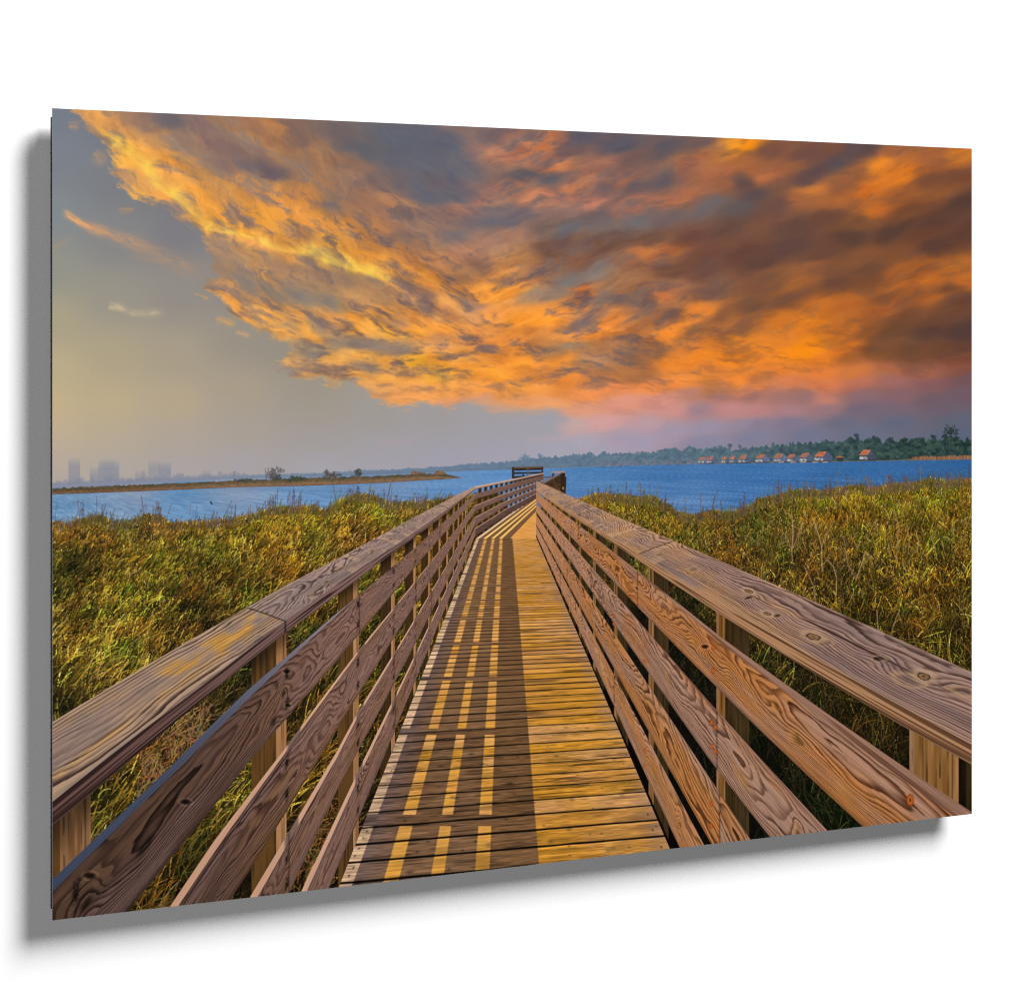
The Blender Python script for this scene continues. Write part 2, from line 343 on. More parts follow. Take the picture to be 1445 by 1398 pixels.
def paint_far():
    # water
    wpts = [(75, 687, 150, 158, 180), (200, 681, 148, 158, 182), (330, 675, 140, 154, 182), (450, 672, 128, 148, 182), (560, 669, 118, 145, 184), (75, 698, 88, 140, 190), (75, 700, 84, 140, 190), (75, 740, 110, 160, 205), (250, 690, 82, 136, 188), (250, 735, 105, 155, 205), (450, 690, 86, 140, 196),
            (450, 715, 95, 150, 205), (620, 690, 88, 140, 198), (600, 668, 96, 142, 195), (720, 668, 92, 144, 204), (720, 690, 88, 145, 205), (820, 664, 70, 128, 186), (820, 690, 72, 124, 184),
            (950, 662, 50, 108, 172), (950, 690, 66, 118, 180), (970, 720, 90, 132, 188), (1060, 660, 38, 100, 165), (1060, 690, 56, 110, 176),
            (1200, 658, 30, 92, 158), (1200, 685, 42, 98, 162), (1371, 655, 28, 84, 145), (1371, 680, 38, 90, 152)]
    F = grid_field(wpts, 50, 640, 1400, 780, 6, 2.6, 26.0)
    sl = box(60, 640, 1385, 780)
    x = PX[sl]; y = PY[sl]
    sb = np.interp(x, SHORE_X, SHORE_BOT)
    d = np.clip(y - sb, 0, 200)
    s = 2.0 + d*.055
    rip = .5*vn(x/(s*2.0), d/(s*.5) + .8*vn(x/17, y/6, 2), 1) + .55*vn(x/(s*.95), d/(s*.36), 2) + .4*vn(x/(s*.5), d/(s*.27), 4) + .25*vn(x/(s*9), d/(s*1.6), 3)
    crest = sm(.55, 1.0, rip)
    wind = fbm(x/120, d/11, 3, 5)
    col = sample(F, x, y)*.85 + 23 + (wind*9)[..., None]*C(1.1, .9, .6) + (rip*(10 + 9*sm(0, 40, d)))[..., None]*C(1, .95, .85) + (crest*9)[..., None]
    put(sl, band(y, sb, 2000), col)
    # far wooded shore with haze
    sl = box(60, 595, 1385, 700)
    x = PX[sl]; y = PY[sl]
    top = np.interp(x, SHORE_X, SHORE_TOP); bot = np.interp(x, SHORE_X, SHORE_BOT)
    hgt = np.clip((bot - top), 2, 40)
    top = top + hgt*(.10*vn(x/13, 0*x, 1) + .13*vn(x/5.2, 0*x + 3, 2) + .09*vn(x/2.3, 0*x + 5, 3)) + .6*vn(x/1.4, 0*x, 4)
    far = np.interp(x, [60, 330, 660, 800, 950, 1100, 1371], [0, .05, .15, .30, .48, .72, .86])
    haze = mix3(C(140, 147, 168), C(112, 132, 158), sm(200, 700, x))
    tree = mix3(C(70, 96, 104), C(34, 54, 46), sm(900, 1300, x))
    clump = fbm(x/6.5, y/4.2, 4, 2)
    lit = sm(-.1, .7, clump)
    tcol = tree + (lit*26)[..., None]*C(.9, 1.05, .55) - (sm(.0, -.6, clump)*20)[..., None]
    col = haze + (tcol - haze)*far[..., None]
    col = col + (sm(bot - 3.5, bot, y)*(-8))[..., None]
    col = col + ((6*vn(x/3, y/2.2, 6) + 5*vn(x/1.5, y/1.4, 5))*sm(700, 900, x))[..., None]
    put(sl, band(y, top, bot, .9), col)
    # bright strip of sand at the foot of the wood
    put(sl, band(y, bot - 1.1, bot + .1, .7)*sm(700, 1000, x)*.55, np.broadcast_to(C(150, 130, 120), col.shape))
    # lone pines above the wood
    for px_, py_, r, h, c in [(1341.5, 608.5, 9.6, 42, (44, 58, 60)), (1348, 619, 6, 28, (42, 60, 56)), (1333, 617, 5, 25, (42, 60, 56)), (1208, 614.5, 3.5, 16, (60, 74, 84)), (1234, 618.5, 4.5, 12, (52, 72, 76)),
                              (1316, 617, 4.5, 14, (46, 64, 66)), (1030, 628.5, 3.6, 12, (84, 104, 120)), (1016, 631.5, 4.6, 8, (84, 104, 120)), (1044, 629.5, 3.2, 10, (80, 100, 114)), (944, 634.5, 3, 8, (96, 118, 136)),
                              (1300, 621, 5, 10, (40, 60, 52)), (1275, 622, 6, 12, (40, 62, 54)), (762, 643.5, 4, 8, (112, 132, 156)), (740, 646, 6, 8, (112, 132, 156)), (1257, 620.5, 4, 12, (46, 66, 62))]:
        s2 = box(px_ - r*2.4, py_ - r*2, px_ + r*2.4, py_ + h)
        X = PX[s2]; Y = PY[s2]
        q = ((X - px_)/r)**2 + ((Y - py_)/(r*.8))**2 + 1.5*fbm(X/2.3, Y/1.9, 3, 3)
        put(s2, np.clip((1 - q)/.5 + .3, 0, 1)*.96, C(*c) + (9*vn(X/2, Y/2, 1))[..., None])
        put(s2, band(X, px_ - .6, px_ + .6)*band(Y, py_, py_ + h*.7)*.8, np.broadcast_to(C(*c)*.85, X.shape + (3,)))
    # tan reeds at the right end of the far shore
    s2 = box(1270, 638, 1380, 652); X = PX[s2]; Y = PY[s2]
    yb = np.interp(X, SHORE_X, SHORE_BOT)
    put(s2, band(Y, yb - 5.5 + 1.2*vn(X/2.2, 0*X, 3) + 1.5*sm(1300, 1272, X)*3, yb - .6)*sm(1272, 1290, X), C(142, 100, 74) + (22*vn(X/1.3, Y/5, 2))[..., None])
    # hazy towers across the bay: x0, x1, top, strength
    for x0, x1, t, k in [(96.6, 113, 647, .62), (96.6, 121, 672, .5), (127, 140, 659, .5), (139, 168, 650, .62), (143, 162, 647.5, .3), (191, 207, 664.5, .62), (200, 204, 662, .5), (209.5, 225, 650, .5), (224, 241.3, 652, .68),
                         (245, 257, 668, .5), (249, 255, 665.5, .5), (286, 297.5, 663.5, .7), (126, 168, 668, .35), (165, 195, 672, .4), (309, 340, 670, .2)]:
        b = float(np.interp((x0 + x1)/2, SHORE_X, SHORE_TOP)) + 2
        s2 = box(x0 - 1, t - 3, x1 + 1, b + 1); X = PX[s2]; Y = PY[s2]
        fog = sm(t - 2.5, t + 13, Y)*.75 + .25
        cc = C(136, 140, 156) - (2.5*vn(X/1.6, 0*X, 2) + 1.5*vn(X/5, Y/1.4, 1))[..., None]
        put(s2, band(X, x0, x1, .8)*np.clip((Y - t)/2.2 + .5, 0, 1)*band(Y, t - 3, b)*k*fog, cc)
    s2 = box(76, 655, 345, 692); X = PX[s2]; Y = PY[s2]      # low roofs along the far beach
    hb = np.interp(X, SHORE_X, SHORE_TOP) - 1.5 - 4.5*np.clip(_tab[3, 40][(X/5.3).astype(np.int32) & 255], 0, 1) - 2*np.clip(_tab[4, 41][(X/2.1).astype(np.int32) & 255], 0, 1)
    put(s2, band(Y, hb, np.interp(X, SHORE_X, SHORE_TOP) + 2, 1.2)*.6, C(134, 138, 154) + (5*vn(X/2.5, Y/2, 1))[..., None])
    s2 = box(60, 655, 700, 692); X = PX[s2]; Y = PY[s2]
    tp = np.interp(X, SHORE_X, SHORE_TOP)
    spark = sm(.62, .9, vn(X/6, 0*X, 2))*sm(60, 130, X)*sm(345, 250, X)*band(Y, tp - .6, tp + 2.4, 1)
    put(s2, spark*.6, np.broadcast_to(C(205, 206, 212), X.shape + (3,)))
    # cottages: x of the gable front, roof ridge, size, tint
    def cottage(x0, yb, w, h, roof, wall, side, k=1.0):
        rt = yb - h
        poly([(x0 + w*.55, yb - h*.62), (x0 + w*.72, rt + .3), (x0 + w*1.02, yb - h*.56), (x0 + w*1.02, yb - h*.12), (x0 + w*.55, yb - h*.12)], side, k, .12)
        poly([(x0 + w*.04, yb - h*.52), (x0 + w*.55, yb - h*.52), (x0 + w*.55, yb - h*.12), (x0 + w*.04, yb - h*.12)], C(*side)*.9, k, .15)
        poly([(x0 + w*.02, yb - h*.40), (x0 + w*.50, yb - h*.38), (x0 + w*.52, yb - h*.10), (x0 + w*.02, yb - h*.13)], wall, k*.85, .3)
        poly([(x0 + w*.26, yb - h*.30), (x0 + w*.36, yb - h*.30), (x0 + w*.36, yb - h*.13), (x0 + w*.26, yb - h*.13)], C(*side)*.8, k*.6)
        poly([(x0 - w*.02, yb - h*.52), (x0 + w*.26, rt), (x0 + w*.72, rt - .2), (x0 + w*.52, yb - h*.52)], roof, k, .12)
        poly([(x0 + w*.03, yb - h*.14), (x0 + w*.98, yb - h*.14), (x0 + w*.98, yb - .4), (x0 + w*.03, yb - .4)], C(58, 56, 60), k*.8, .3)
    RF = (192, 108, 76); WL = (214, 212, 214); SD = (92, 104, 134)
    for a in COTTAGES:
        cottage(*a)
    poly([(1178, 645.8), (1184.3, 643), (1191.8, 645.4)], (186, 108, 72))
    poly([(1181, 645.6), (1189.5, 645.4), (1189, 651), (1181.5, 651)], (50, 56, 54), .8)
    for xx in (1098, 1115, 1129, 1146, 1160):
        poly([(xx, 651.3), (xx + 8, 651), (xx + 8, 652.6), (xx, 652.9)], (196, 166, 136), .8)
    # low island with scrub
    sl = box(60, 655, 660, 702); x = PX[sl]; y = PY[sl]
    tp = np.interp(x, [p[0] for p in ISLE_TOP], [p[1] for p in ISLE_TOP]) + 1.0*vn(x/4, 0*x, 3) + .7*vn(x/1.5, 0*x, 4) - .9
    for cx, w, hh in [(585, 5, 4.5), (621, 7, 5.5), (600, 12, 1.5)]:
        tp = tp - hh*np.exp(-((x - cx)/w)**2)
    bt = np.interp(x, [p[0] for p in ISLE_BOT][::-1], [p[1] for p in ISLE_BOT][::-1])
    v = (y - tp)/np.clip(bt - tp, 1, 50)
    col = mix3(C(108, 90, 66), C(136, 104, 78), sm(.35, .8, v)) + (20*fbm(x/4, y/1.6, 3, 2))[..., None]
    col = col - (sm(380, 120, x)*14)[..., None] - (sm(.86, 1, v)*34)[..., None]
    put(sl, band(y, tp, bt, .8)*sm(656, 645, x), col)
    for cx, cy, rx, ry, c in [(345, 678, 18, 3, (66, 68, 58)), (390, 673, 10, 5, (62, 66, 60)), (384, 667, 8, 8, (96, 92, 92)), (395, 664, 7, 6, (112, 108, 112)), (417, 676, 14, 4.5, (58, 70, 54)), (468, 671, 12, 6, (84, 74, 66)),
                              (461, 667, 5, 5, (92, 84, 82)), (482, 674, 7, 3, (78, 76, 66)), (505, 668, 5.5, 7, (66, 70, 70)), (495, 673, 5, 3, (84, 80, 70)), (585, 668, 5, 4, (140, 100, 74)), (621, 668, 6.5, 5, (146, 102, 72))]:
        s2 = box(cx - rx*2, cy - ry*2, cx + rx*2, cy + ry*2); X = PX[s2]; Y = PY[s2]
        q = ((X - cx)/rx)**2 + ((Y - cy)/ry)**2 + 1.3*fbm(X/2.6, Y/2.2, 4, 5)
        put(s2, np.clip((1 - q)/.6, 0, 1)*.9, C(*c) + (16*vn(X/1.6, Y/1.3, 2))[..., None])
    for q_ in range(70):
        bx_ = 78 + 560*(_tab[2, q_, 7]*.5 + .5); tp_ = float(np.interp(bx_, [p[0] for p in ISLE_TOP], [p[1] for p in ISLE_TOP]))
        dab([(bx_ - 4 - 5*abs(_tab[3, q_, 1]), tp_ + .6), (bx_ + 4, tp_ + .4)], 1.6 + 1.6*abs(_tab[4, q_, 2]), [(82, 78, 60), (98, 80, 64), (70, 74, 58)][q_ % 3], .6)
    for bx, by, tx, ty in [(376, 676, 374, 661), (376, 672, 379, 662), (384, 676, 383, 660), (383, 670, 388, 663), (394, 674, 396, 663), (505, 674, 507, 661), (506, 668, 511, 663), (330, 672, 330, 668)]:
        dab([(bx, by), (tx, ty)], .9, (82, 76, 78), .75)
    dab([(297, 708), (299, 711)], 2.2, (40, 50, 66), .9)

RF = (166, 112, 90); WL = (182, 180, 182); SD = (84, 98, 120)
COTTAGES = [(984.5, 654.6, 17, 10, RF, WL, (104, 116, 146)), (997, 654.5, 13, 10.5, (176, 112, 92), (170, 170, 182), SD), (1017.5, 654.3, 11, 10, (186, 116, 92), WL, SD), (1028.3, 654.2, 13, 11, (168, 116, 104), WL, SD),
            (1041.5, 654, 18, 12, RF, WL, SD), (1065.5, 653.4, 20, 12.6, RF, WL, (98, 110, 140)), (1091, 653, 20, 13, RF, WL, (98, 110, 140)), (1110, 652.7, 17, 12, (170, 106, 88), WL, SD),
            (1127.5, 652.4, 20, 13.5, RF, WL, SD), (1148.5, 652, 25, 14.6, (186, 110, 80), WL, (80, 92, 118)), (1212, 650.6, 23, 16, (184, 110, 80), WL, (72, 78, 96))]
for _x, _y, _w in [(846, 659.2, 9), (857, 659.0, 9), (868, 658.6, 10), (880, 657.6, 9), (892, 657.2, 11), (908, 656.9, 9), (920, 656.6, 8), (937, 656.2, 9), (953, 655.9, 8), (969, 655.6, 10)]:
    COTTAGES.append((_x, _y, _w, 6.8, (128, 112, 130), (150, 150, 166), (104, 116, 142), .75))

def dab(path, w, col, al=1.0):
    """a soft line through points in measured coordinates"""
    path = np.asarray(path, float)
    sl = box(path[:, 0].min() - w - 1, path[:, 1].min() - w - 1, path[:, 0].max() + w + 1, path[:, 1].max() + w + 1)
    X = PX[sl]; Y = PY[sl]
    if X.size == 0:
        return
    d = np.full(X.shape, 1e9, np.float32)
    for (x0, y0), (x1, y1) in zip(path[:-1], path[1:]):
        dx, dy = x1 - x0, y1 - y0
        t = np.clip(((X - x0)*dx + (Y - y0)*dy)/max(dx*dx + dy*dy, 1e-6), 0, 1)
        d = np.minimum(d, np.hypot(X - x0 - t*dx, Y - y0 - t*dy))
    put(sl, np.clip((w*.5 - d)/.7 + .5, 0, 1)*al, np.broadcast_to(C(*col), X.shape + (3,)))
# ------------------------------------------------------------------ marsh
LEFT_TOP = [(60, 741), (75, 741), (95, 745), (110, 737), (140, 732), (157, 741), (183, 740), (202, 730), (224, 732), (235, 743), (267, 741), (320, 738), (348, 732), (384, 721), (423, 719), (440, 719), (457, 725),
            (474, 713), (498, 702), (524, 704), (547, 715), (577, 713), (605, 711), (618, 709), (690, 700)]
RIGHT_TOP = [(760, 716), (824, 709), (845, 702), (877, 704), (900, 707), (918, 705), (937, 716), (956, 729), (978, 733), (1004, 726), (1030, 729), (1058, 720), (1071, 709), (1095, 705), (1123, 696), (1160, 698), (1207, 690),
             (1227, 694), (1254, 690), (1294, 686), (1310, 680.5), (1333, 684), (1371, 682), (1390, 682)]

GRASS = """80 760 120 92 34;110 800 60 52 22;140 760 118 96 34;200 750 128 98 48;170 800 130 110 32;230 790 140 118 34;190 850 148 124 34;110 860 108 88 30;100 920 132 108 38;160 920 146 118 40;270 790 104 84 28;300 770 138 112 36
340 770 150 124 36;400 750 150 122 38;430 760 146 122 34;480 730 120 104 30;520 720 138 118 30;560 725 128 104 36;500 760 112 88 40;540 760 132 100 34;330 820 96 76 26;370 830 120 92 32;280 860 70 56 24;250 850 92 74 28;310 880 62 54 22
200 900 118 96 36;120 980 96 80 30;90 1000 58 52 22;180 960 118 94 34;250 930 92 78 28;420 800 132 104 30;460 780 120 94 34;440 830 104 86 28;340 900 60 50 20;300 980 88 68 30;250 1020 110 84 44;220 1060 118 90 44;180 1100 104 88 30;150 1130 84 76 26
330 960 44 38 16;300 1000 54 46 20;410 1000 84 64 24;440 1060 86 66 22;440 930 56 50 22;470 900 66 56 22;380 1080 122 104 36;340 1120 126 108 36;300 1160 118 98 34;240 1200 96 78 28;220 1250 74 58 22;260 1210 92 76 30;330 1230 60 46 22;360 1180 88 70 28
450 1160 78 56 26;470 1200 76 56 26;420 1230 52 38 20;500 1000 92 76 24;540 950 96 84 26;560 900 98 84 26;600 840 104 84 26;520 880 86 76 26;640 780 96 70 24
830 720 122 100 28;860 720 132 104 30;900 730 126 102 32;940 750 126 104 32;980 760 122 102 34;920 770 114 88 30;1000 770 104 86 34;1040 750 112 92 34;1060 740 100 84 34;1030 790 96 76 28;1080 780 104 82 32;1120 760 116 94 42;1100 820 84 70 24
1140 730 120 100 30;1160 720 126 108 26;1210 710 132 116 26;1260 710 124 108 28;1320 700 130 114 26;1365 710 118 100 28;1200 740 92 78 26;1240 760 116 98 30;1300 750 96 80 24;1350 760 110 90 26;1180 790 92 74 28;1140 800 104 82 32;1230 800 92 72 24
1280 800 118 92 26;1340 810 100 78 22;1180 850 84 70 24;1240 860 88 68 22;1300 860 104 78 24;1360 860 76 64 22;1330 920 84 64 22;1290 890 84 66 22;1360 925 92 68 22;1200 870 98 80 24;1080 840 92 76 26;1110 850 84 70 26
870 760 62 52 22;890 770 66 56 22;960 830 52 44 18;1040 870 70 56 20;1090 930 58 50 20;1130 960 66 56 22;1170 1000 54 48 22;1210 1030 50 44 20;1250 1060 46 40 18;1000 860 48 42 18;1270 1000 62 50 22;1200 990 68 56 22;1240 1010 66 54 22
1070 990 22 24 14;1100 1030 24 30 14;1130 1080 30 36 16;1160 1120 32 40 16;1180 1160 30 40 16;1000 940 22 22 14;960 900 20 22 14;920 860 20 22 14;1040 1100 22 20 14;1060 1160 20 20 14;1010 1160 14 14 12;980 1100 14 13 12;940 1040 14 13 12
900 980 14 13 12;960 1180 12 12 10;860 900 18 18 12"""

def strokes(bx, by, ln, ang, bend, wid, c0, c1, order):
    """grass blades: base, length, lean from vertical, bend, width in canvas pixels, root and tip colour; painted in order"""
    idx = np.argsort(order, kind='stable')
    K = 26
    t = np.linspace(0, 1, K, dtype=np.float32)
    CHN = 6000
    for a in range(0, len(idx), CHN):
        i = idx[a:a + CHN]
        n = np.maximum(ln[i], 1)
        th = ang[i][:, None] + bend[i][:, None]*t
        dx = np.cumsum(np.sin(th), 1)/K*n[:, None]; dy = -np.cumsum(np.cos(th), 1)/K*n[:, None]
        x = bx[i][:, None] + dx; y = by[i][:, None] + dy
        cx, cy = to_canvas(x, y)
        col = c0[i][:, None, :] + (c1[i] - c0[i])[:, None, :]*(t**.8)[None, :, None]
        # fill between samples for long blades
        rep = int(np.ceil(np.percentile(n, 98)*1.7/K)) + 1
        f = np.linspace(0, 1, rep, endpoint=False)
        cx = (cx[:, :-1, None]*(1 - f) + cx[:, 1:, None]*f).reshape(len(i), -1)
        cy = (cy[:, :-1, None]*(1 - f) + cy[:, 1:, None]*f).reshape(len(i), -1)
        col = np.repeat(col[:, :-1], rep, 1)
        w = wid[i]
        tp = np.linspace(0, 1, cx.shape[1])
        for off in range(int(np.ceil(w.max()))):
            act = (w[:, None]*np.minimum(1, 1.6 - 1.4*tp)[None, :] > off)
            ix = np.floor(cx + off).astype(np.int32); iy = np.floor(cy).astype(np.int32)
            ok = act & (ix >= 0) & (ix < CW) & (iy >= 0) & (iy < CH)
            IMG[iy[ok], ix[ok]] = col[ok]

def paint_marsh():
    F = grid_field(pts(GRASS), 50, 670, 1400, 1330, 6, 3.0, 16.0)
    sl = (slice(int(CH*.5), CH), slice(0, CW))
    x = PX[sl]; y = PY[sl]
    tl = np.interp(x, *zip(*LEFT_TOP)); tr = np.interp(x, *zip(*RIGHT_TOP))
    top = np.where(x < 715, tl, tr) + 5 + 3*vn(x/9, 0*x, 2)
    base = sample(F, x, y)
    base = base*(.42 + .25*fbm(x/9, y/7, 3, 2))[..., None]
    put(sl, sm(top - 2, top + 4, y), base)
    rg = np.random.default_rng(11)
    def blades(n, side, kind):
        if side == 'L':
            bx = rg.uniform(60, 700, n); top = np.interp(bx, *zip(*LEFT_TOP))
        else:
            bx = rg.uniform(765, 1395, n); top = np.interp(bx, *zip(*RIGHT_TOP))
        u = rg.uniform(0, 1, n)
        # many small blades far away, fewer big ones near by
        a, b = 1/42.0, 1/(42.0 + (1330 - top))
        by = top + 1/(a + (b - a)*u) - 42
        keep = np.ones(n, bool)
        if side == 'L':
            keep = by < 1320
        else:
            keep = (by < 690 + (bx - 716)*2.0)
        bx, by, top = bx[keep], by[keep], top[keep]; n = len(bx)
        d = by - top
        ln = (9 + d*.10)*rg.uniform(.5, 1.5, n)
        c = sample(F, bx.astype(np.float32), (by - ln*.3).astype(np.float32))
        cl = fbm((bx/(10 + d*.05)).astype(np.float32), (by/(6 + d*.035)).astype(np.float32), 4, 1)
        cl2 = fbm((bx/44).astype(np.float32), (by/26).astype(np.float32), 3, 5)
        hue = rg.normal(0, 1, n)*.30 + cl2*.8
        nr = np.clip(d/130, 0, 1)
        br = np.exp((.22 + .16*nr)*rg.normal(0, 1, n) + (.85 + .55*nr)*cl)*(.84 + .08*nr)
        c = c*C(1.03, .985, .96)
        green = np.clip(hue, 0, 1.3)[:, None]*C(-.34, .06, -.2)
        gold = np.clip(-hue, 0, 1.3)[:, None]*C(.32, .06, -.18)
        col = c*(1 + green + gold)*br[:, None]
        pale = rg.uniform(0, 1, n) < np.where(side == 'L', .07, .08)
        col[pale] = C(196, 160, 92)*rg.uniform(.6, 1.1, (pale.sum(), 1)).astype(np.float32)*np.clip(c[pale].mean(1, keepdims=True)/80, .3, 1.1)
        rust = rg.uniform(0, 1, n) < (.03 if side == 'L' else .05)
        col[rust] = C(150, 92, 34)*rg.uniform(.6, 1.1, (rust.sum(), 1)).astype(np.float32)*np.clip(c[rust].mean(1, keepdims=True)/80, .3, 1.1)
        if side == 'L':
            ang = np.radians(rg.normal(24, 22, n)); bend = np.radians(rg.normal(34, 24, n))
        else:
            ang = np.radians(rg.normal(4, 22, n)); bend = np.radians(rg.normal(5, 44, n))
            wild = rg.uniform(0, 1, n) < .25
            ang[wild] = np.radians(rg.uniform(-85, 85, wild.sum()))
        wid = np.clip(.6 + d*.0024 + rg.uniform(0, .8, n), 1, 2.6)
        lim = np.clip(d/40, .35, 1)
        strokes(bx, by, ln*np.where(d < 14, .75, 1), ang, bend, wid, col*.58, np.clip(col*1.16, 0, 235), by + rg.normal(0, 3, n)*(1 + d/30))
    blades(52000, 'L', 0); blades(60000, 'R', 0)
    # ragged fringe against the water
    for _ in range(1500):
        left = rg.uniform() < .48
        X = rg.uniform(74, 640) if left else rg.uniform(818, 1372)
        tp = np.interp(X, *zip(*(LEFT_TOP if left else RIGHT_TOP)))
        h = rg.gamma(2.0, 3.6); ln_ = rg.normal(.18 if left else 0, .2)*h
        c = [(92, 88, 34), (120, 98, 42), (74, 74, 34), (136, 110, 62), (104, 84, 60), (84, 70, 60)][rg.integers(6)]
        dab([(X, tp + 6), (X + ln_*.4, tp - h*.4), (X + ln_, tp - h)], rg.uniform(.6, 1.1), c, rg.uniform(.35, .85))
    # dry stalks with seed heads against the water, single and in clusters
    def stalks(groups, cols):
        for (x0, x1, n, h0, h1) in groups:
            for _ in range(n):
                X = rg.uniform(x0, x1)
                tp = np.interp(X, *zip(*(LEFT_TOP if X < 715 else RIGHT_TOP)))
                h = rg.uniform(h0, h1); ln_ = rg.normal(0, .06)*h
                c = cols[rg.integers(len(cols))]
                yb = tp + rg.uniform(0, 8)
                dab([(X, yb), (X + ln_*.5, yb - h*.6), (X + ln_, yb - h)], .75, c, .62)
                for k in range(rg.integers(3, 8)):
                    q = rg.uniform(.45, 1.0)
                    dab([(X + ln_*q, yb - h*q), (X + ln_*q + rg.uniform(-2, 2), yb - h*q - rg.uniform(.6, 2.4))], rg.uniform(.6, 1.2), c, .6)
    PUR = [(98, 84, 104), (86, 74, 92), (112, 92, 96), (92, 74, 70), (74, 74, 96)]
    stalks([(112, 122, 5, 20, 36), (126, 160, 8, 10, 34), (196, 232, 9, 14, 36), (280, 330, 8, 10, 30), (340, 352, 4, 8, 20), (360, 382, 7, 14, 30), (385, 394, 6, 18, 36), (404, 424, 12, 16, 38), (435, 470, 5, 8, 18),
            (488, 508, 10, 12, 24), (512, 548, 12, 10, 24), (548, 562, 8, 8, 18), (575, 612, 12, 8, 20), (75, 110, 10, 6, 16), (240, 330, 16, 6, 14), (160, 190, 5, 6, 14)], PUR)
    BRN = [(104, 78, 84), (92, 68, 66), (118, 88, 80), (84, 62, 62), (100, 84, 100)]
    stalks([(838, 864, 6, 12, 26), (865, 935, 14, 8, 26), (936, 1000, 14, 6, 22), (1000, 1064, 16, 8, 30), (1090, 1112, 12, 16, 34), (1112, 1180, 20, 8, 26), (1180, 1260, 24, 8, 28), (1254, 1264, 6, 18, 34), (1264, 1300, 14, 8, 22),
            (1310, 1371, 22, 8, 24)], BRN)
    # pale bare twigs in the right-hand marsh
    TW = [(176, 146, 116), (158, 126, 92), (140, 112, 84)]
    for path, w in [([(1117, 778), (1112, 760), (1104, 750), (1096, 744)], 1.2), ([(1117, 778), (1119, 750), (1117, 726)], 1.4), ([(1117, 776), (1126, 755), (1132, 735)], 1.3), ([(1112, 762), (1100, 768)], 1.0), ([(1126, 757), (1140, 745), (1148, 738)], 1.0),
                    ([(1118, 792), (1117, 778)], 1.6), ([(1160, 806), (1159, 770), (1152, 745), (1146, 730)], 1.4), ([(1159, 772), (1168, 750), (1178, 735)], 1.2), ([(1168, 762), (1166, 748)], 1.0), ([(1151, 858), (1149, 830), (1141, 812), (1134, 798)], 1.7),
                    ([(1208, 816), (1216, 795), (1221, 778), (1232, 788)], 1.3), ([(1208, 818), (1196, 796), (1192, 770), (1190, 756)], 1.3), ([(1216, 797), (1230, 785)], 1.0), ([(1265, 790), (1266, 765), (1268, 742), (1262, 720)], 1.6), ([(1281, 782), (1283, 762), (1279, 740)], 1.5),
                    ([(1294, 778), (1296, 764), (1292, 748)], 1.2), ([(1256, 786), (1253, 770), (1252, 758)], 1.1), ([(1240, 894), (1238, 880), (1237, 860)], 1.5), ([(1259, 888), (1264, 872), (1269, 862)], 1.6), ([(1072, 768), (1058, 758), (1050, 755)], 1.1),
                    ([(1180, 840), (1180, 815), (1176, 800), (1168, 790)], 1.2), ([(1322, 790), (1318, 770), (1314, 756)], 1.2), ([(1194, 705), (1193, 692)], 1.2), ([(1318, 684), (1322, 692), (1330, 700)], 1.2)]:
        dab(path, w, TW[rg.integers(3)], .8)
    # tangled dead stems, near left
    for _ in range(240):
        X = rg.uniform(190, 300); Y = 1130 - (X - 150)*.72 + rg.uniform(-30, 34)
        a = rg.normal(.5, .8); l = rg.uniform(8, 26)
        dab([(X, Y), (X + l*math.sin(a), Y - l*math.cos(a))], rg.uniform(.8, 1.5), (rg.uniform(120, 190), rg.uniform(86, 140), rg.uniform(62, 100)), .55)
    for _ in range(170):
        X = rg.uniform(405, 505); Y = 1255 - (X - 405)*.9 + rg.uniform(-60, 30)
        a = rg.normal(0, 1.0); l = rg.uniform(8, 24)
        dab([(X, Y), (X + l*math.sin(a), Y - l*math.cos(a))], rg.uniform(.8, 1.5), (rg.uniform(120, 196), rg.uniform(88, 140), rg.uniform(40, 84)), .6)

# ------------------------------------------------------------------ boardwalk
def wood(u, v, s, rings=7.0, knots=(), loop=2.3, slope=.55, wav=.60):
    """plain-sawn grain: long loops along the board. Returns latewood (0..1), fibre noise, broad tint"""
    n = vn(u*.8, v*1.2, s) + .40*vn(u*2.1, v*2.0, s + 1) + .16*vn(u*5.5, v*4, s + 2) + .06*vn(u*13, v*9, s + 5)
    c = .38*vn(u*.5, 0*u, s + 3)
    p = rings*(loop*(v - .5 - c)**2 + wav*n + slope*v)
    for uk, vk, a, ru, rv in knots:
        p = p + a*np.exp(-((u - uk)/ru)**2 - ((v - vk)/rv)**2)
    p = p + .10*vn(u*16, v*26, s + 4) + .06*vn(u*40, v*60, s + 6)
    f = p - np.floor(p)
    k = np.floor(p).astype(np.int32) & 255
    w = _tab[(s + 1) % 8, 5][k]                       # no two rings alike
    late = sm(.30 + .22*w, .86, f)*(1 - sm(.88, 1.0, f))*(.74 + .26*_tab[s % 8, 9][k])
    late = late*(.84 + .2*vn(u*3, v*8, s + 6))
    fib = .5*vn(u*4, v*48, s + 5) + .5*vn(u*15, v*120, s + 6)
    crack = sm(.62, .9, vn(u*1.7, v*21 + .5*n, s + 7))*sm(.1, .5, vn(u*.9, v*2.4, s + 2))
    late = np.maximum(late, crack*.9)
    tint = fbm(u*1.3, v*2.2, 4, s + 7)
    return late, fib, tint

VR = (716.0, 664.0); VL = (708.0, 663.0)
def ml(*p):
    xs = [q[0] for q in p]; ms = [q[1] for q in p]
    return lambda x: np.interp(x, xs, ms)

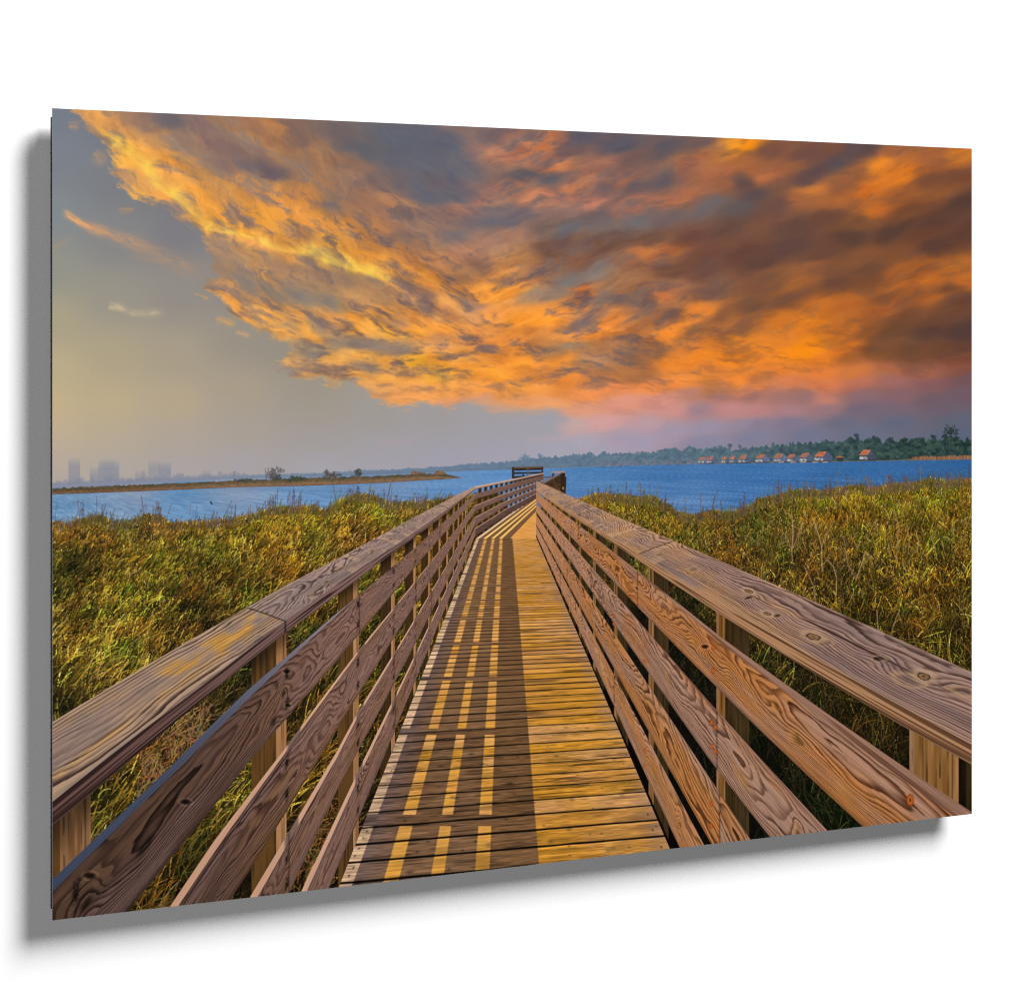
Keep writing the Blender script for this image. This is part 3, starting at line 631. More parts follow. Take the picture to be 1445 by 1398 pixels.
RIGHT = dict(
    cap0=ml((757, .37), (770, .372), (800, .405), (860, .42), (1371, .4336)), cap1=ml((757, .675), (865, .645), (974, .636), (1118, .614), (1371, .594)), cap2=ml((757, .73), (862, .69), (1011, .677), (1118, .666), (1371, .633)),
    boards=[(ml((757, .76), (1012, .78), (1127, .764), (1371, .735)), ml((757, .762), (900, .785), (1012, .81), (1127, .795), (1371, .772)), ml((757, 1.05), (916, 1.046), (1056, 1.03), (1216, 1.002))),
            (ml((757, 1.144), (1000, 1.146), (1167, 1.125)), ml((757, 1.146), (1000, 1.16), (1167, 1.14)), ml((757, 1.44), (1000, 1.43), (1090, 1.395))),
            (ml((757, 1.53), (1060, 1.516)), ml((757, 1.53), (1060, 1.522)), ml((757, 1.88), (1006, 1.83))),
            (ml((757, 1.93), (993, 1.903)), ml((757, 1.93), (993, 1.906)), ml((757, 2.24), (958, 2.19)))])
LEFT = dict(
    cap0=ml((75, .5605), (207, .55), (320, .542), (410, .534), (500, .54), (600, .54), (650, .56), (670, .60)), cap1=ml((75, .742), (120, .737), (320, .7165), (404, .70), (513, .697), (620, .727), (670, .71)),
    cap2=ml((75, .79), (128, .787), (320, .764), (402, .753), (558, .76), (620, .785), (670, .745)),
    boards=[(ml((75, .911), (242, .895), (348, .865), (474, .867), (590, .893), (670, .895)), ml((75, .938), (257, .922), (406, .89), (509, .873), (670, .897)), ml((180, 1.177), (320, 1.165), (357, 1.15), (477, 1.157), (558, 1.133), (670, 1.08))),
            (ml((240, 1.315), (303, 1.288), (398, 1.283), (507, 1.257), (670, 1.31)), ml((250, 1.347), (320, 1.322), (410, 1.303), (507, 1.275), (670, 1.318)), ml((324, 1.579), (370, 1.589), (448, 1.577), (670, 1.53))),
            (ml((352, 1.695), (475, 1.704), (507, 1.68), (670, 1.74)), ml((363, 1.746), (475, 1.742), (507, 1.71), (670, 1.752)), ml((408, 1.989), (480, 1.94), (670, 2.05))),
            (ml((424, 2.10), (510, 2.095), (670, 2.16)), ml((433, 2.158), (510, 2.142), (670, 2.18)), ml((463, 2.415), (510, 2.43), (670, 2.45)))])

def deck_x(y):
    return 478 + (1250 - y)*.3959, 947.7 - (1197.7 - y)*.4308

def paint_deck():
    # section beyond the bend
    D2 = [(671.5, 760.5), (757.5, 697.5), (757.5, 760.5)]
    sl = box(668, 694, 760, 762); X = PX[sl]; Y = PY[sl]
    pl = .5 + .5*np.sin((Y + .02*X)*5.2)
    cov = polycov(D2, sl)
    put(sl, cov, mix3(C(232, 164, 84), C(205, 136, 62), sm(.2, .9, pl)*.6 + .3*vn(X/9, Y*1.2, 1)))
    put(sl, polycov([(671.5, 760.5), (757.5, 697.5), (757.5, 720), (720.6, 758.5), (720.6, 760.5)], sl), np.broadcast_to(C(126, 92, 62), X.shape + (3,)) + (6*vn(X/8, Y*1.2, 2))[..., None])
    for a, b, c, d, col in [(670.5, 675, 697.6, 699.8, (222, 186, 148)), (681, 685, 703.0, 705.4, (250, 196, 116)), (692, 696, 707.4, 709.6, (250, 192, 108)), (703, 707.4, 711.6, 714, (246, 186, 100))]:
        put(sl, polycov([(a, 760.5), (b, 760.5), (757.5, d), (757.5, c)], sl), np.broadcast_to(C(*col), X.shape + (3,)))
    # main run
    sl = box(470, 755, 955, 1262); x = PX[sl]; y = PY[sl]
    xl, xr = deck_x(y)
    f = (x - xl)/np.clip(xr - xl, 1, 1e4)
    yref = y + (716 - x)*(650 - y)/(7100 - x)
    q = 1/np.clip(yref - 664, 20, 1e4)
    dq = .0000888
    qq = (q - .0018727 + 3*dq)/dq
    k = np.floor(qq).astype(np.int32); fr = qq - k
    kk = np.clip(k + 40, 0, 255)
    pit = dq/(q*q)                                 # pitch of the planks in pixels
    R = [_tab[j, 17][kk] for j in range(5)]
    f2 = f + R[0]*7
    grain = .55*vn(f2*5, fr*5 + R[1]*9, 1) + .45*vn(f2*13, fr*14 + R[1]*20, 2)
    fine = vn(f2*34, fr*26 + R[2]*20, 3)
    streak = sm(.25, .8, vn(f2*9, fr*9 + R[3]*13, 4))
    near = sm(5, 16, pit); vis = sm(.8, 2.6, pit)
    warm = sm(760, 1200, y)
    lit = mix3(C(224, 158, 84), C(192, 132, 62), warm)
    gold = C(198, 136, 40); pink = C(204, 152, 102); tanc = C(164, 110, 62)
    lit = lit + (gold - lit)*(np.clip(R[1]*1.5, 0, 1)*vis*.75)[..., None]
    lit = lit + (pink - lit)*(np.clip(-R[1]*1.5, 0, 1)*vis*.6)[..., None]
    lit = lit + (tanc - lit)*(np.clip(R[2]*1.3, 0, 1)*vis*.55)[..., None]
    patch = fbm(f*3.2, q*2600, 3, 6)
    lit = lit + (gold - lit)*np.clip(patch*1.2, 0, .6)[..., None] + (C(196, 142, 84) - lit)*np.clip(-patch*1.1, 0, .5)[..., None]
    lit = lit*(1 + .17*vis*grain + .15*near*fine - .36*near*streak*sm(0, .5, R[3] + .4))[..., None]
    lit = lit*(1 - .30*vis*sm(.35, .9, vn(f2*4.2, fr*2.2 + R[4]*30, 6)))[..., None]
    # weathered ends
    edge = sm(.90, 1.0, f + .05*vn(f*9, fr*5 + k, 2)) * .55
    lit = lit + (C(158, 122, 104) - lit)*edge[..., None]
    edge = sm(.10, .03, f)
    lit = lit + (mix3(C(220, 180, 142), C(188, 154, 122), warm)*(1 + .22*grain*vis + .2*near*fine + .12*R[2])[..., None] - lit)*edge[..., None]
    shade = mix3(C(134, 99, 68), C(119, 87, 61), warm) + ((R[1]*8 + R[2]*5)*vis)[..., None]*C(1, .9, .8)
    shade = shade + (C(108, 88, 88) - shade)*(sm(.16, .0, f)*.85)[..., None] + (C(112, 78, 46) - shade)*(sm(.3, .5, f)*.5)[..., None]
    shade = shade*(1 + .17*vis*grain + .16*near*fine - .3*near*streak)[..., None]
    shade = shade + (C(128, 112, 116) - shade)*(sm(.12, .0, f)*np.clip(grain + fine*.4, 0, 1)*near*.5)[..., None]
    s = np.zeros(x.shape, np.float32)
    aa = .8/np.clip(xr - xl, 1, 1e4)
    def within(a, b, a2, b2):
        t = sm(760, 1200, y); A = a2 + (a - a2)*t; B = b2 + (b - b2)*t
        return np.clip((f - A)/(aa*2.2) + .5, 0, 1)*np.clip((B - f)/(aa*2.2) + .5, 0, 1)
    for z in [(-.1, .037, -.1, .043), (.123, .167, .127, .172), (.258, .296, .254, .296), (.387, .43, .38, .426)]:
        s = np.maximum(s, within(*z))
    qy = 1/np.clip(y - 664, 20, 1e4)
    for n in range(14):
        c = .002029 + n*.00069
        h = .0000335
        e = qy*qy*.9
        s = s*(1 - np.clip((qy - c + h)/e + .5, 0, 1)*np.clip((c + h - qy)/e + .5, 0, 1))
    s = np.maximum(s, within(.579, 3, .583, 3))
    s = np.clip(s, 0, 1)
    # lit stripes are bleached a little, with the honey tone of new wood
    st = lit.copy()
    st = st + (mix3(C(240, 178, 100), C(226, 170, 84), warm) - st)*((f < .5)*(f > .06)*(.30 + .25*R[4]))[..., None]
    st = st*(1 + .03*((f < .5)*(f > .06)))[..., None]
    col = shade + (st - shade)*s[..., None]
    # nails, knots
    for m_ in range(70):
        ky = _tab[5, m_, 3]*.5 + .5; kx = _tab[5, m_, 9]*.5 + .5
        qk = .00178 + (.0034 - .00178)*ky*ky
        r = ((f - kx)/.018)**2 + ((q - qk)/(dq*.22))**2
        big = .25 + .75*(_tab[5, m_, 12] > .3)
        ring = np.exp(-r*.6/big)
        col = col*(1 - .30*np.exp(-r*2.6/big)*near)[..., None] + (ring*near*10*s)[..., None]
    for fx, fy in ((.020, .30), (.024, .70), (.972, .35)):
        r = ((f - fx - .010*R[3])/(.0028))**2 + ((fr - fy - .1*R[4])/.06)**2
        col = col*(1 - .6*np.exp(-r)*near*(R[2] > -.3))[..., None]
    # rounded edges and gaps
    gw = .085*(1 + .5*R[2]) + .02*vn(f2*14, k*.7, 3)
    g = np.clip(((np.minimum(fr, 1 - fr))*pit - (gw*pit*.5 - .5)) / 1.3 + .1*vn(f2*20, k*.7, 5), 0, 1)
    g = 1 - (1 - g)*np.clip(pit/5.5, .16, 1)
    col = col*(.90 + .10*sm(0, .25, fr)*sm(1, .8, fr))[..., None]*(.10 + .10*sm(14, 5, pit) + (.90 - .10*sm(14, 5, pit))*g)[..., None]
    hl = sm(.16, .08, 1 - fr)*sm(gw*.5, gw*.7, 1 - fr)*near*s
    col = col + (hl*16)[..., None]
    cov = np.clip((f/aa) + .5, 0, 1)*np.clip((1 - f)/aa + .5, 0, 1)*np.clip((y - 759.6) + .5, 0, 1)
    put(sl, cov, np.clip(col, 0, 255))

def run(side):
    R_ = side == 'R'
    vx, vy = VR if R_ else VL
    G = RIGHT if R_ else LEFT
    sl = box(756, 680, 1380, 1260) if R_ else box(60, 683, 671, 1310)
    x = PX[sl]; y = PY[sl]
    d = np.abs(x - vx); d = np.maximum(d, 20)
    m = (y - vy)/d
    inside = ((x > 756.5) if R_ else (x < 670.3)) & ((x > vx) if R_ else (x < vx))
    inv = 1/d
    U = (706.0 if R_ else 715.0)*inv                # metres along the run
    aa = 1.0/d
    fade = sm(18, 5, U)
    def bandm(a, b):
        return np.clip((m - a)/aa + .5, 0, 1)*np.clip((b - m)/aa + .5, 0, 1)*inside
    # ---- below the deck on the right: dark
    if R_:
        put(sl, (m > .7)*(m < 2.32)*inside*sm(.72, 1.9, m)*.55*np.clip(1.2 - fade*0, 0, 1), np.broadcast_to(C(16, 15, 10), x.shape + (3,)))
        put(sl, bandm(2.0, 2.33 + 0*x)*.9, np.broadcast_to(C(10, 8, 6), x.shape + (3,)))
    # ---- posts (behind the boards)
    for k in range(12):
        if R_:
            a = .001764 + .00163*k; wd = min(.0003 + .00016*k, .00115); near_i, far_i = a - wd, a
            face = .00011 + .00003*k
        else:
            a = [.001724, .00329, .00495, .00662][k] if k < 4 else .00662 + .00163*(k - 3); wd = min(.0003 + .00016*k, .00125); near_i, far_i = a - wd, a
            face = .00012 + .00003*k
        e = inv*inv*1.0
        c = np.clip((inv - near_i)/e + .5, 0, 1)*np.clip((far_i - inv)/e + .5, 0, 1)*inside
        c = c*np.clip((m - G['cap1'](x))/aa, 0, 1)*np.clip(((2.29 if R_ else 2.56) - m)/aa, 0, 1)
        t = (inv - near_i)/(far_i - near_i)
        w = .5 + .5*np.sin(t*9 + 3*vn(t*5, y/60, k)) ; gr = .6*vn(t*26, y/46, k + 1) + .4*vn(t*9, y/90, k + 2)
        if R_:
            dark = mix3(C(62, 46, 24), C(40, 30, 16), sm(.4, 1.0, gr)) + (18*gr)[..., None]
            if k == 0:
                dark = dark*(.45 + .5*sm(.2, .7, vn(t*9, 0*t, 5)))[..., None]
            lit = mix3(C(136, 94, 50), C(176, 120, 60), sm(.5, 1, 1 - t)) + (26*gr)[..., None]
            lit = lit*(1 - .35*sm(.2, .7, vn(t*40, y/120 + vn(t*6, y/50, 2), 4)))[..., None]
            lit = lit + (C(160, 128, 112) - lit)*(sm(far_i - face*.45, far_i, inv)*.5)[..., None]
            q = inv > far_i - face*(1.75 if k == 0 else 1)
            col = np.where(q[..., None], lit, dark)
        else:
            dark = mix3(C(104, 72, 36), C(62, 40, 20), sm(-.2, .7, gr)) + (14*gr)[..., None]
            if k > 2:
                dark = dark*.72
            lit = C(164, 118, 78)*(.82 if k == 0 else 1) + (24*gr)[..., None]
            lit = lit*(1 - .3*sm(.2, .7, vn(t*36, y/120 + vn(t*6, y/50, 2), 4)))[..., None]
            q = inv > far_i - face
            col = np.where(q[..., None], lit, dark)
            # shade under the cap and below each board
            col = col*(.62 + .38*sm(0, .10, np.abs(m - G['cap2'](x))))[..., None]
        put(sl, c, np.clip(col, 0, 255))
    # ---- boards
    KN_R = [[(1.72, .60, 2.2, .07, .28), (1.86, .35, 1.8, .06, .24), (1.45, .75, -2.0, .10, .35), (2.25, .5, 2.2, .09, .30), (2.65, .5, 1.8, .12, .3)], [(1.72, .42, 2.2, .05, .25), (2.1, .6, -1.6, .14, .3), (3.1, .5, 2.0, .12, .3)], [(2.05, .3, 2.2, .05, .3), (2.45, .3, 2.2, .06, .3), (3.2, .5, 2, .12, .3)], [(2.9, .5, 2.2, .05, .25), (3.4, .5, 2, .2, .3)]]
    KN_L = [[(1.22, .45, 2.6, .05, .22), (1.42, .52, -2.2, .10, .28), (2.32, .5, 2.6, .06, .22), (2.22, .8, 2.0, .10, .25), (2.75, .5, 2, .12, .3), (3.4, .45, 2.0, .12, .3)], [(1.75, .6, 2, .12, .3), (2.6, .7, 2, .10, .3), (3.2, .5, 2, .12, .3)], [(2.1, .4, 2, .10, .3), (2.5, .6, 2, .06, .3), (3.6, .6, 2, .1, .3)], [(2.6, .5, 2.2, .12, .3), (3.6, .5, 2, .1, .3)]]
    for b, (f0, f1, f2) in enumerate(G['boards']):
        a0, a1, a2 = f0(x), f1(x), f2(x)
        # every board is a few pieces long: joints over posts
        jn = [[3.55 + .3, 7.1], [2.39, 6.0], [2.36 - 0*1, 8.4], [4.7, 9.5]][b] if R_ else [[3.56, 8.2], [5.9], [2.38, 7.2], [4.75]][b]
        pc = np.zeros(x.shape, np.int32)
        for j in jn:
            pc += U > j
        v = (m - a1)/(a2 - a1)
        late = np.zeros(x.shape, np.float32); fib = late.copy(); tint = late.copy()
        cov = bandm(a0, a2)
        for p_ in range(len(jn) + 1):
            sel = (pc == p_) & (cov > 0)
            if sel.any():
                l_, f_, t_ = wood(U[sel], v[sel], (11 if R_ else 30) + b*5 + p_*17, 12.0 if (b == 0 or not R_) else 9.0, (KN_R if R_ else KN_L)[b] if p_ == 0 else (), 1.9 if R_ else 1.5, .6, .40)
                late[sel] = l_; fib[sel] = f_; tint[sel] = t_
        if R_:
            lt = [C(190, 134, 94), C(174, 132, 108), C(184, 132, 90), C(188, 138, 100)][b]; dk = [C(80, 42, 22), C(84, 54, 44), C(90, 52, 30), C(90, 56, 40)][b]
            lt = lt + (C(186, 122, 66) - lt)*np.clip(tint*1.3 + (.2 if b in (0, 2) else -.1), 0, .75)[..., None] + (C(178, 144, 134) - lt)*np.clip(-tint*1.4 + (.3 if b in (1,) else 0), 0, .7)[..., None]
            far = sm(3, 12, U)
            lt = lt + (C(198, 146, 114) - lt)*(far*.7)[..., None]
        else:
            n_ = sm(1.0, 3.2, U)
            lt = mix3([C(80, 60, 54), C(86, 64, 57), C(98, 74, 66), C(98, 74, 66)][b], C(140, 108, 98), n_)
            dk = mix3(C(28, 17, 15), C(78, 52, 45), n_)
            lt = lt + (C(112, 84, 54) - lt)*np.clip(tint*1.0 - .1, 0, .5)[..., None] + (C(136, 112, 114) - lt)*np.clip(-tint*1.2, 0, .45)[..., None]
        k_ = late*(.92*fade + .18)
        col = lt + (dk - lt)*k_[..., None]
        col = col*(1 + .17*fib*fade)[..., None]
        col = col*(1 + .06*tint)[..., None]
        # knots: dark eyes
        for (uk, vk, am, ru, rv) in (KN_R if R_ else KN_L)[b]:
            r = ((U - uk)/(ru*.34))**2 + ((v - vk)/(rv*.22))**2
            r = np.clip(r*(1 + .6*vn(U*34, v*11, 2)) + .35*vn(U*60, v*24, 3), 0, 99)
            col = col*(1 - (.5 if rv < .3 else .12)*np.exp(-r**1.4)*fade)[..., None]
            rr = ((U - uk - ru*.25)/(ru*.55))**2 + ((v - vk)/(rv*.5))**2
            if R_:
                col = col + (C(214, 150, 70) - col)*(np.exp(-rr)*.35*fade)[..., None]
        # edges of the board
        col = col*(1 - .22*sm(.10, 0, 1 - v))[..., None]
        if R_:
            strip = np.clip((a1 - m)/aa + .5, 0, 1)
            sc = C(158, 122, 108) + (18*fib)[..., None] - (34*sm(-.1, .6, vn(U*1.3, m*95, 3) + .5*vn(U*3, m*210, 4)))[..., None]
            col = col + (sc - col)*strip[..., None]
        else:
            col = col*(.93 + .07*sm(0, .12, v))[..., None]
            strip = np.clip((a1 - m)/aa + .5, 0, 1)
            if b == 0:
                sc = mix3(C(64, 74, 102), C(134, 128, 146), sm(1.15, 3.0, U)) + (9*fib)[..., None]
            else:
                sc = mix3(C(196, 154, 132), C(206, 166, 146), n_) + (10*fib)[..., None]
                for k in range(12):                      # the posts shade the sunny upper edge
                    c_ = .001724 + .00163*k + .0001 - .00004*b
                    h_ = .00010 + .00003*k
                    sh = np.clip(1 - np.abs(inv - c_)/h_, 0, 1)
                    sc = sc + (C(112, 92, 92) - sc)*(np.clip(sh*3, 0, 1)*.85)[..., None]
            col = col + (sc - col)*strip[..., None]
        # joints and fixings
        for j in jn:
            jj = np.exp(-((U - j)/(.006 + U*U*.0007))**2)
            col = col*(1 - .28*jj*fade)[..., None]
        if not R_:
            for k in range(0, 12):
                c_ = .001724 + .00163*k - .00006
                for vv in (.22, .74):
                    r = ((inv - c_)/(inv*inv*1.4 + .00001))**2 + ((v - vv + .06*vn(x/3, y/3, 2))/.085)**2
                    col = col*(1 - .7*np.exp(-r)*sm(9, 3, U))[..., None]
        else:
            pass
        put(sl, cov, np.clip(col*(C(.95, .92, .865) if R_ else C(.98, .95, .895)), 0, 255))
    # ---- cap rail: fascia, then top
    c0, c1, c2 = G['cap0'](x), G['cap1'](x), G['cap2'](x)
    if R_:
        jx = [3.84, 9.0]
    else:
        jx = [2.344, 9.5]
    v = (m - c0)/(c1 - c0)
    # the joint runs square across the rail
    Uj = U*(np.clip(c1, .3, 2)/np.clip(m, .3, 2))**.6
    pc = np.zeros(x.shape, np.int32)
    for j in jx:
        pc += Uj > j
    top = bandm(c0, c1); fas = bandm(c1 - .004, c2)
    KC_R = [(1.24, .30, 2.4, .08, .20), (1.50, .45, 2.4, .07, .18), (1.70, .62, 2.0, .10, .25), (2.02, .58, 1.8, .07, .2), (2.30, .52, 1.8, .06, .2), (1.36, .55, -1.6, .14, .3), (3.0, .5, 1.6, .2, .3), (3.6, .6, 1.6, .2, .3), (4.3, .4, 1.6, .15, .3)]
    KC_L = [(3.05, .62, 2.2, .2, .25), (3.4, .45, -1.8, .2, .3), (2.75, .72, 2.0, .15, .22), (4.2, .5, 2.0, .3, .3), (4.9, .5, 1.8, .3, .3)]
    late = np.zeros(x.shape, np.float32); fib = late.copy(); tint = late.copy()
    for p_ in range(len(jx) + 1):
        sel = (pc == p_) & (top > 0)
        if sel.any():
            if R_:
                l_, f_, t_ = wood(Uj[sel], v[sel], 70 + p_*9, 13.0, KC_R, .55, 1.25, .24)
            elif p_ == 0:
                # quarter-sawn piece: long, almost straight lines and honey patches
                l_, f_, t_ = wood(Uj[sel], v[sel], 75, 8.5, [(1.25, .28, 1.4, .12, .2), (1.16, .62, 1.5, .08, .2), (1.6, .7, 1.2, .15, .2), (1.95, .2, -1.0, .2, .2)], .4, 1.1, .22)
                l_ = l_*(.35 + .65*sm(.10, .24, np.abs(v[sel] - .42 + .05*vn(Uj[sel]*3, 0*Uj[sel], 2))))
                t_ = .8*fbm(Uj[sel]*7.5, v[sel]*4.2, 4, 6) + .35*fbm(Uj[sel]*2.0, v[sel]*2.0, 2, 3)
            else:
                l_, f_, t_ = wood(Uj[sel], v[sel], 80 + p_*9, 11.0, KC_L, 1.3, .8, .36)
            late[sel] = l_; fib[sel] = f_; tint[sel] = t_
    far = sm(3.5, 12, U)
    if R_:
        lt = mix3(C(164, 132, 124), C(196, 156, 132), sm(1.8, 5, U)*.75) ; dk = C(74, 52, 47)
        lt = lt + (C(198, 148, 98) - lt)*np.clip(tint*1.4 + .25*sm(.6, .95, v) - .05, 0, .65)[..., None] + (C(142, 122, 126) - lt)*np.clip(-tint*1.3, 0, .6)[..., None]
    else:
        pz = (pc == 0).astype(np.float32)
        lt = mix3(C(166, 142, 138), C(176, 148, 128), pz)
        lt = lt + (C(204, 150, 72) - lt)*(np.clip(tint*2.4 + .12, 0, .85)*sm(.36, .14, np.abs(v - .45))*pz)[..., None]
        lt = lt + (C(146, 128, 134) - lt)*np.clip(-tint*1.3, 0, .55)[..., None]
        lt = lt + (C(190, 156, 138) - lt)*(far*.8)[..., None]
        dk = mix3(C(80, 62, 64), C(72, 52, 52), pz)
    k_ = late*(.86*fade + .2)*(1 - .35*far)
    col = lt + (dk - lt)*k_[..., None]
    col = col*(1 + .15*fib*fade + .07*tint)[..., None]
    # weather checks: pale and dark cross marks on the far half
    chk = sm(.55, .8, vn(Uj*6.5, v*1.3, 3))*sm(2.6, 3.4, U)*sm(14, 6, U)
    col = col + (C(214, 178, 146) - col)*(chk*.4)[..., None]
    for (uk, vk, am, ru, rv) in (KC_R if R_ else KC_L):
        r = ((Uj - uk)/(ru*.24))**2 + ((v - vk)/(rv*.28))**2
        r = r*(1 + .5*vn(Uj*30, v*9, 2)) + .3*vn(Uj*50, v*22, 3)
        r = np.clip(r, 0, 99)
        col = col + (C(196, 160, 120) - col)*(np.exp(-((r - 1.6)/.9)**2)*.45*fade)[..., None]
        col = col*(1 - (.55 if ru < .08 else .16)*np.exp(-r**1.4)*fade)[..., None]
    for j in jx:
        jj = np.exp(-((Uj - j)/(.005 + U*U*.0006))**2)
        col = col*(1 - .5*jj*fade)[..., None]
    # the arris catches light on the right, cool sky on the left
    if R_:
        col = col + (C(214, 172, 132) - col)*(sm(.86, .99, v)*.30)[..., None]
        col = col + (C(188, 156, 136) - col)*(sm(.06, .0, v)*.4)[..., None]
    else:
        ar = sm(.90, .99, v)*sm(.2, .8, .5 + .6*vn(U*4, v*3, 6))
        col = col + (C(118, 118, 134) - col)*(ar*.45)[..., None]
        col = col + (C(196, 166, 146) - col)*(sm(.05, 0, v)*.45)[..., None]
    put(sl, top, np.clip(col*C(.98, .96, .905), 0, 255))
    v2 = (m - c1)/np.maximum(c2 - c1, .004)
    ln = sm(.0, .6, vn(U*1.2, v2*6.5 + .7*vn(U*2, 0*U, 2), 5) + .6*vn(U*2.5, v2*19, 6))
    if R_:
        fc = mix3(C(172, 128, 92), C(92, 60, 40), ln*.85*(.3 + .7*fade)) + (10*fib)[..., None]
        fc = fc + (C(180, 130, 90) - fc)*(far*.6)[..., None]
    else:
        fc = mix3(mix3(C(104, 76, 70), C(128, 98, 92), sm(1.2, 3, U)), C(50, 32, 30), ln*.9*(.35 + .65*fade)) + (6*fib)[..., None]
        fc = fc + (C(118, 88, 66) - fc)*(far*.6)[..., None]
        jj = np.exp(-((x - 402.5)/1.3)**2)
        fc = fc*(1 - .5*jj)[..., None]
    fc = fc*(1 - .25*sm(.7, 1, v2))[..., None]
    put(sl, fas, np.clip(fc, 0, 255))

def paint_far_rail():
    # outlook platform at the end
    BR = (84, 64, 48); DK = (40, 28, 24)
    for y0, y1, c in [(658.4, 660.8, (104, 78, 58)), (660.8, 663.4, DK), (665.8, 668.4, (44, 40, 44)), (671.2, 674.5, (48, 40, 40))]:
        poly([(722, y0 + .5), (766, y0 - .4), (766, y1 - .4), (722, y1 + .5)], c)
    poly([(722, 659), (725.4, 659), (725.4, 675), (722, 675)], (58, 44, 36)); poly([(743.6, 659), (745.6, 659), (745.6, 674), (743.6, 674)], (104, 86, 72)); poly([(764, 658.5), (766.2, 658.5), (766.2, 672), (764, 672)], (56, 42, 36))
    poly([(737, 669), (739, 669), (739, 673), (737, 673)], (40, 34, 36))
    poly([(766, 672), (779, 672), (779, 674.2), (766, 674.4)], (92, 88, 98)); poly([(766, 674.4), (779, 674.2), (776, 678), (766, 681)], (104, 118, 152), .7)
    poly([(779, 666), (782, 666), (782, 673), (778.5, 674)], (78, 60, 50))
    poly([(765, 681.6), (791, 668), (797, 667.5), (797.5, 697.5), (790, 694)], (72, 50, 32), 1, .35)
    poly([(790.5, 667), (796.8, 666.5), (797.4, 697), (791, 694)], (50, 34, 26))
    poly([(796, 673), (799.3, 672.6), (798, 697), (796.5, 697)], (58, 42, 34))
    poly([(779, 665.2), (796.6, 664.6), (796.6, 667), (779, 667.6)], (172, 142, 130))
    poly([(764, 680.8), (790, 667.4), (792, 668.4), (767, 682.4)], (124, 108, 112))
    dab([(794.2, 687.5), (794.4, 690)], 1.3, (226, 176, 96), .9)
    # rail beyond the bend
    XS = [670, 715, 766.5]
    B = [(686.2, 677.6, 667.0, 690.2, 680.2, 668.8), (697, 684, 670.6, 704.2, 691.4, 677.0), (713, 695, 677.8, 721, 702.6, 683.4), (729.5, 706, 685.5, 741, 713.2, 691.0), (745.5, 717, 690.5, 757, 727, 696.5)]
    sl = box(668, 664, 768, 762); x = PX[sl]; y = PY[sl]
    def cv(a, b, c):
        return a + (b - a)*np.clip((x - 670)/45, 0, 1) + (c - b)*np.clip((x - 715)/51.5, 0, 1)
    ins = (x > 669.6)*(x < 766.5)*((y < 664 + (x - 716)*.43 + 3) | (x < 757))
    # posts
    px_, w_ = 674.8, 4.4
    t0 = cv(690, 680, 668.8)
    while px_ < 764:
        c = np.clip((x - px_) + .5, 0, 1)*np.clip((px_ + w_ - x) + .5, 0, 1)*band(y, t0, cv(760, 728, 697))*ins
        put(sl, c, np.broadcast_to(C(60, 40, 24), x.shape + (3,)) + (8*vn(x, y/4, 2))[..., None])
        px_ += w_*1.86; w_ *= .962
    put(sl, band(y, cv(690, 680, 668.8), cv(696.5, 684, 670.6))*ins*sm(712, 730, x)*.8, np.broadcast_to(C(74, 50, 38), x.shape + (3,)))
    for n, (a, b, c, d, e, f) in enumerate(B):
        yt = cv(a, b, c); yb = cv(d, e, f)
        v = (y - yt)/np.maximum(yb - yt, .5)
        if n == 0:
            col = mix3(C(206, 166, 142), C(120, 88, 70), sm(.55, .95, v)) + (10*vn(x/3, y*1.5, 2))[..., None]
        else:
            base_ = C(120, 90, 80) if n < 4 else C(96, 70, 64)
            col = base_ + (15*fbm(x/7, y*1.1, 3, n))[..., None] - (sm(.75, 1, v)*14)[..., None]
            edge = np.clip((yt + .9 - y) + .5, 0, 1)*(.2 if n == 1 else .9)
            col = col + (C(216, 168, 140) - col)*edge[..., None]
            col = col*(1 - .10*sm(690, 760, x))[..., None]
            gap = band(y, yb, yb + 99)
        put(sl, band(y, yt, yb, .9)*ins, col)

